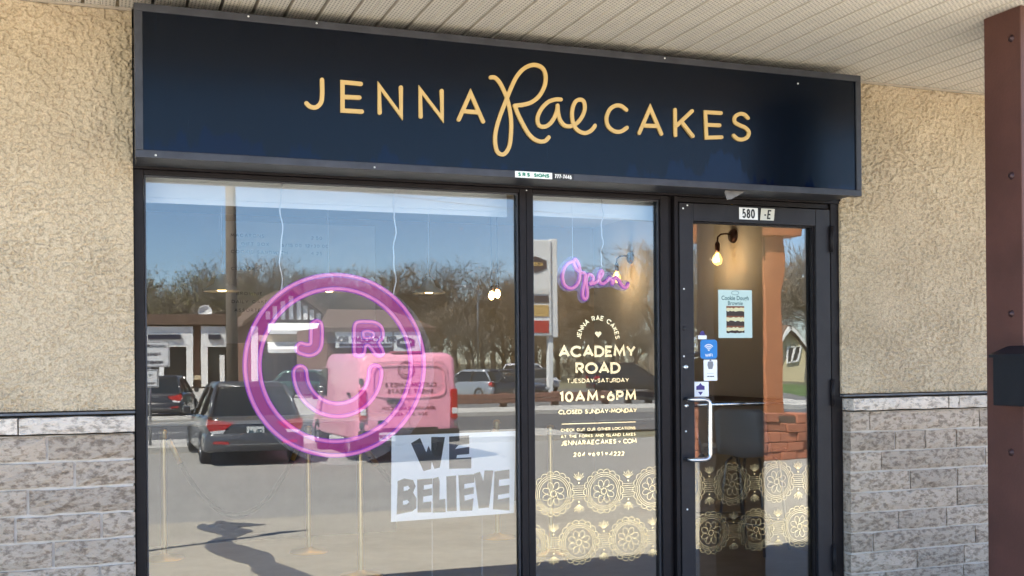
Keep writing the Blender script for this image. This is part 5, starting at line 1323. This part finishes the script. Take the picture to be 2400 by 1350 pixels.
def timber(pxc, y, wpx, ytop, capl, capr, label):
    a = MV(pxc - wpx/2, 900, y); b = MV(pxc + wpx/2, 900, y); zt = MV(pxc, ytop, y).z; w = b.x - a.x
    t = thing('timber_post', label, 'post', ((a.x+b.x)/2, y, GZ), 'orange timber posts')
    MB().bbox((a.x, y - w*1.1, GZ + .5), (b.x, y, zt), .012).build('shaft', K['orange'], t)
    c0 = MV(capl, ytop, y).x; c1 = MV(capr, ytop, y).x
    MB().bbox((c0, y - w*1.5, zt + .003), (c1, y + .12, zt + .30), .015).build('cap_beam', K['orange'], t)
    MB().bbox((c0 + .1, y - w*1.0, zt - .02 + .33), (c1 - .1, y + .02, zt + .8), .015).build('upper_beam', K['orange'], t)
    MB().bbox((a.x - .05, y + .002, zt - .35), (a.x - .01, y + .03, zt - .02), .003).build('bracket', K['frame'], t)
timber(1819, -12.6, 44, 556, 1768, 1866, 'orange timber post with cap beam reflected at the right of the door')
timber(1612, -22.4, 26, 566, 1560, 1656, 'orange timber post farther off with its cap beam at the left edge of the door')

# ---- trees
K['bark'] = mat('grey_brown_bark', (.17, .15, .125), .9, var=.25, vscale=3)
K['bark2'] = mat('warm_brown_bark', (.175, .145, .11), .9, var=.25, vscale=3)
K['bud'] = mat('yellow_green_buds', (.22, .20, .075), .8, objrand=.15, var=.3, vscale=.8)
K['needle'] = mat('dark_green_foliage', (.03, .055, .02), .8, var=.4, vscale=.8)
def tree_mesh(seed, H, spread, buds=False, twigs=4):
    r = random.Random(seed); wood = MB(); leaf = MB()
    def limb(p, d, L, rad, lev):
        n = 4 if lev < 2 else 3; pts = [p]; q = p.copy(); dd = d.copy()
        for k in range(n):
            dd = (dd + Vector((r.uniform(-1, 1), r.uniform(-1, 1), r.uniform(-.3, .7))) * (.16 + .04*lev)).normalized()
            q = q + dd * (L / n); pts.append(q.copy())
        rads = [max(.009, rad * (1 - .62 * k / n)) for k in range(n + 1)]
        wood.tube(pts, rads, 7 if lev == 0 else 5 if lev == 1 else 3, cap=False)
        if lev >= 4:
            return
        nb = (7, 6, 5, 5)[lev] if lev < 4 else 3
        for k in range(nb):
            f = r.uniform(.35 if lev == 0 else .2, 1.0); i = min(n - 1, int(f * n)); base = pts[i].lerp(pts[i+1], f * n - i)
            axis = (pts[i+1] - pts[i]).normalized(); side = axis.orthogonal().normalized(); side.rotate(Matrix.Rotation(r.uniform(0, 6.283), 3, axis))
            ang = R(r.uniform(24, 58)); nd = (axis * math.cos(ang) + side * math.sin(ang) * spread + Vector((0, 0, .12))).normalized()
            limb(base, nd, L * r.uniform(.50, .76), rads[i] * .55, lev + 1)
            if lev == 3:
                tip = base + nd * L * .5
                for _ in range(twigs):
                    td = (nd + Vector((r.uniform(-1, 1), r.uniform(-1, 1), r.uniform(-.5, 1))) * .8).normalized(); e = tip + td * r.uniform(.35, .95); s_ = td.orthogonal() * .010
                    wood.add([tip - s_, tip + s_, e], [(0, 1, 2)])
                    if buds:
                        for _b in range(1):
                            c = tip.lerp(e, r.random()) + Vector((r.uniform(-.1, .1), r.uniform(-.1, .1), r.uniform(-.1, .1))); u1 = Vector((r.uniform(-1, 1), r.uniform(-1, 1), r.uniform(-1, 1))) * .085; u2 = Vector((r.uniform(-1, 1), r.uniform(-1, 1), r.uniform(-1, 1))) * .085
                            leaf.add([c - u1, c + u2, c + u1], [(0, 1, 2)])
    limb(Vector((0, 0, 0)), Vector((0, 0, 1)), H * .55, H * .028, 0)
    zs_ = sorted(v.z for v in wood.v); zmax = zs_[int(len(zs_) * .9985)]; s_ = H / zmax
    for mb_ in (wood, leaf):
        mb_.v = [v * s_ for v in mb_.v]
    def mesh(mb_, nm, mt):
        me = bpy.data.meshes.new(nm); me.from_pydata(mb_.v, [], mb_.f); me.update(); me.materials.append(mt); return me
    return mesh(wood, 'branches', K['bark'] if seed % 2 else K['bark2']), (mesh(leaf, 'buds', K['bud']) if buds else None)
TM = [tree_mesh(3, 10, 1.0), tree_mesh(8, 10, 1.15), tree_mesh(11, 10, .85), tree_mesh(21, 10, 1.1, True)]
def tree(px, ptop, y, k, label, group='bare trees across the road'):
    top = MV(px, ptop, y); q = Vector((top.x, y, GZ)); s_ = (top.z - GZ) / 10
    t = thing('bare_tree' if k < 3 else 'budding_tree', label, 'tree', q, group, rz=rnd.uniform(0, 6.28))
    for me, nm in zip(TM[k], ('branches', 'crown')):
        if me is None: continue
        o = bpy.data.objects.new(nm, me); COL.objects.link(o); o.parent = t
    t.scale = (s_ * rnd.uniform(1.0, 1.3),) * 2 + (s_,)
spots = [(352, 665, -92, 3), (395, 640, -98, 3), (432, 612, -96, 3), (480, 615, -104, 3), (520, 625, -95, 3), (560, 615, -108, 0), (598, 607, -99, 1), (640, 620, -104, 0), (690, 602, -98, 0),
         (738, 606, -101, 2), (780, 628, -97, 1), (832, 640, -103, 0), (880, 618, -96, 1), (925, 638, -100, 0), (968, 650, -94, 2), (1012, 640, -92, 0), (1072, 602, -88, 1), (1130, 640, -93, 0), (1180, 655, -97, 2), (1215, 650, -92, 1),
         (1255, 640, -98, 0), (1305, 650, -95, 2), (1350, 640, -92, 0), (1395, 625, -88, 1), (1440, 640, -94, 0), (1490, 655, -92, 2), (1540, 560, -74, 1), (1600, 590, -90, 0), (1640, 560, -86, 1), (1700, 580, -95, 0), (1760, 560, -90, 2), (1830, 610, -92, 0), (1900, 540, -62, 1), (1945, 560, -78, 0),
         (460, 690, -88, 2), (610, 690, -90, 1), (860, 705, -88, 2), (1000, 715, -84, 1), (1110, 720, -82, 2), (1290, 720, -84, 1), (1370, 730, -80, 2), (1450, 720, -82, 1), (1520, 735, -84, 0)]
for px in range(350, 1560, 62): spots.append((px + rnd.uniform(-18, 18), rnd.uniform(632, 690), -rnd.uniform(96, 116), 3 if px < 540 else rnd.choice((0, 1, 2))))
marks = ((375, 'white shop row'), (460, 'satellite dish'), (546, 'utility pole'), (600, 'ring sign left rim'), (684, 'white boarded gable'), (740, 'letter J'), (790, 'ring sign top'), (860, 'letter R'), (925, 'hexagon name board'), (990, 'ring sign right rim'), (1075, 'pink van right corner'),
         (1122, 'street lamp'), (1180, 'silver blue car'), (1225, 'wide window right edge'), (1280, 'tall white sign'), (1340, 'open sign O'), (1400, 'gold heart'), (1450, 'open sign end'), (1500, 'lawn'), (1550, 'narrow window right edge'), (1625, 'door glass left edge'), (1700, 'door wall lamp'), (1765, 'brownie poster'), (1819, 'near orange post'), (1850, 'yellow house'), (1930, 'door hinge'))
used_l = set()
for i, (px, pt, y, k) in enumerate(spots):
    mk = sorted(marks, key=lambda q_: abs(q_[0] - px)); size = 'tall' if pt < 612 else 'medium' if pt < 660 else 'low front'
    side = lambda q_: 'left of' if px < q_[0] - 12 else 'right of' if px > q_[0] + 12 else 'in line with'
    for q_ in mk:
        lab = f"{size} {'budding yellow green' if k == 3 else 'bare brown'} tree {side(q_)} the {q_[1]}"
        if lab not in used_l: break
    used_l.add(lab)
    tree(px, pt, y, k, lab, 'bare trees across the road' if k < 3 else 'budding trees at the left')
# brown thicket behind and under the trees
mb = MB(); r = random.Random(5)
xl, xr = MV(330, 800, -105).x - 6, MV(1960, 800, -105).x + 30
for _ in range(42000):
    f = r.random(); x = xl + (xr - xl) * f; y = -104 + r.uniform(-14, 16); hmax = 4.2 + 1.6*math.sin(x*.21) + 1.0*math.sin(x*.53 + 1)
    z = GZ + hmax * (r.random() ** .85); d = Vector((r.uniform(-.5, .5), r.uniform(-.3, .3), r.uniform(.3, 1))).normalized() * r.uniform(.5, 1.3); s_ = Vector((r.uniform(-1, 1), r.uniform(-1, 1), 0)).normalized() * r.uniform(.012, .04)
    p = Vector((x, y, z)); mb.add([p - s_, p + s_, p + d], [(0, 1, 2)])
mb.build('thicket', K['bark2'], None, kind='stuff', label='brown leafless thicket under the bare trees', cat='thicket')
mb = MB()
for _ in range(7000):
    a_ = r.uniform(0, 6.283); rr_ = r.random() ** .5; zz = r.random(); q = MV(346, 800, -86)
    p = Vector((q.x - .5 + 2.6*rr_*math.cos(a_)*(1.05 - zz), -86 + 2.6*rr_*math.sin(a_)*(1.05 - zz), GZ + .3 + 7.0*zz)); u1 = Vector((r.uniform(-1, 1), r.uniform(-1, 1), r.uniform(-1, 1))) * .15; u2 = Vector((r.uniform(-1, 1), r.uniform(-1, 1), r.uniform(-1, 1))) * .15
    mb.add([p - u1, p + u2, p + u1], [(0, 1, 2)])
q = MV(346, 800, -86); t = thing('evergreen_tree', 'dark green evergreen at the left edge of the wide window', 'tree', (q.x - .5, -86, GZ))
mb.build('crown', K['needle'], t); MB().tube([(q.x - .5, -86, GZ), (q.x - .5, -86, GZ + 6.5)], [.16, .04], 7).build('trunk', K['bark'], t)
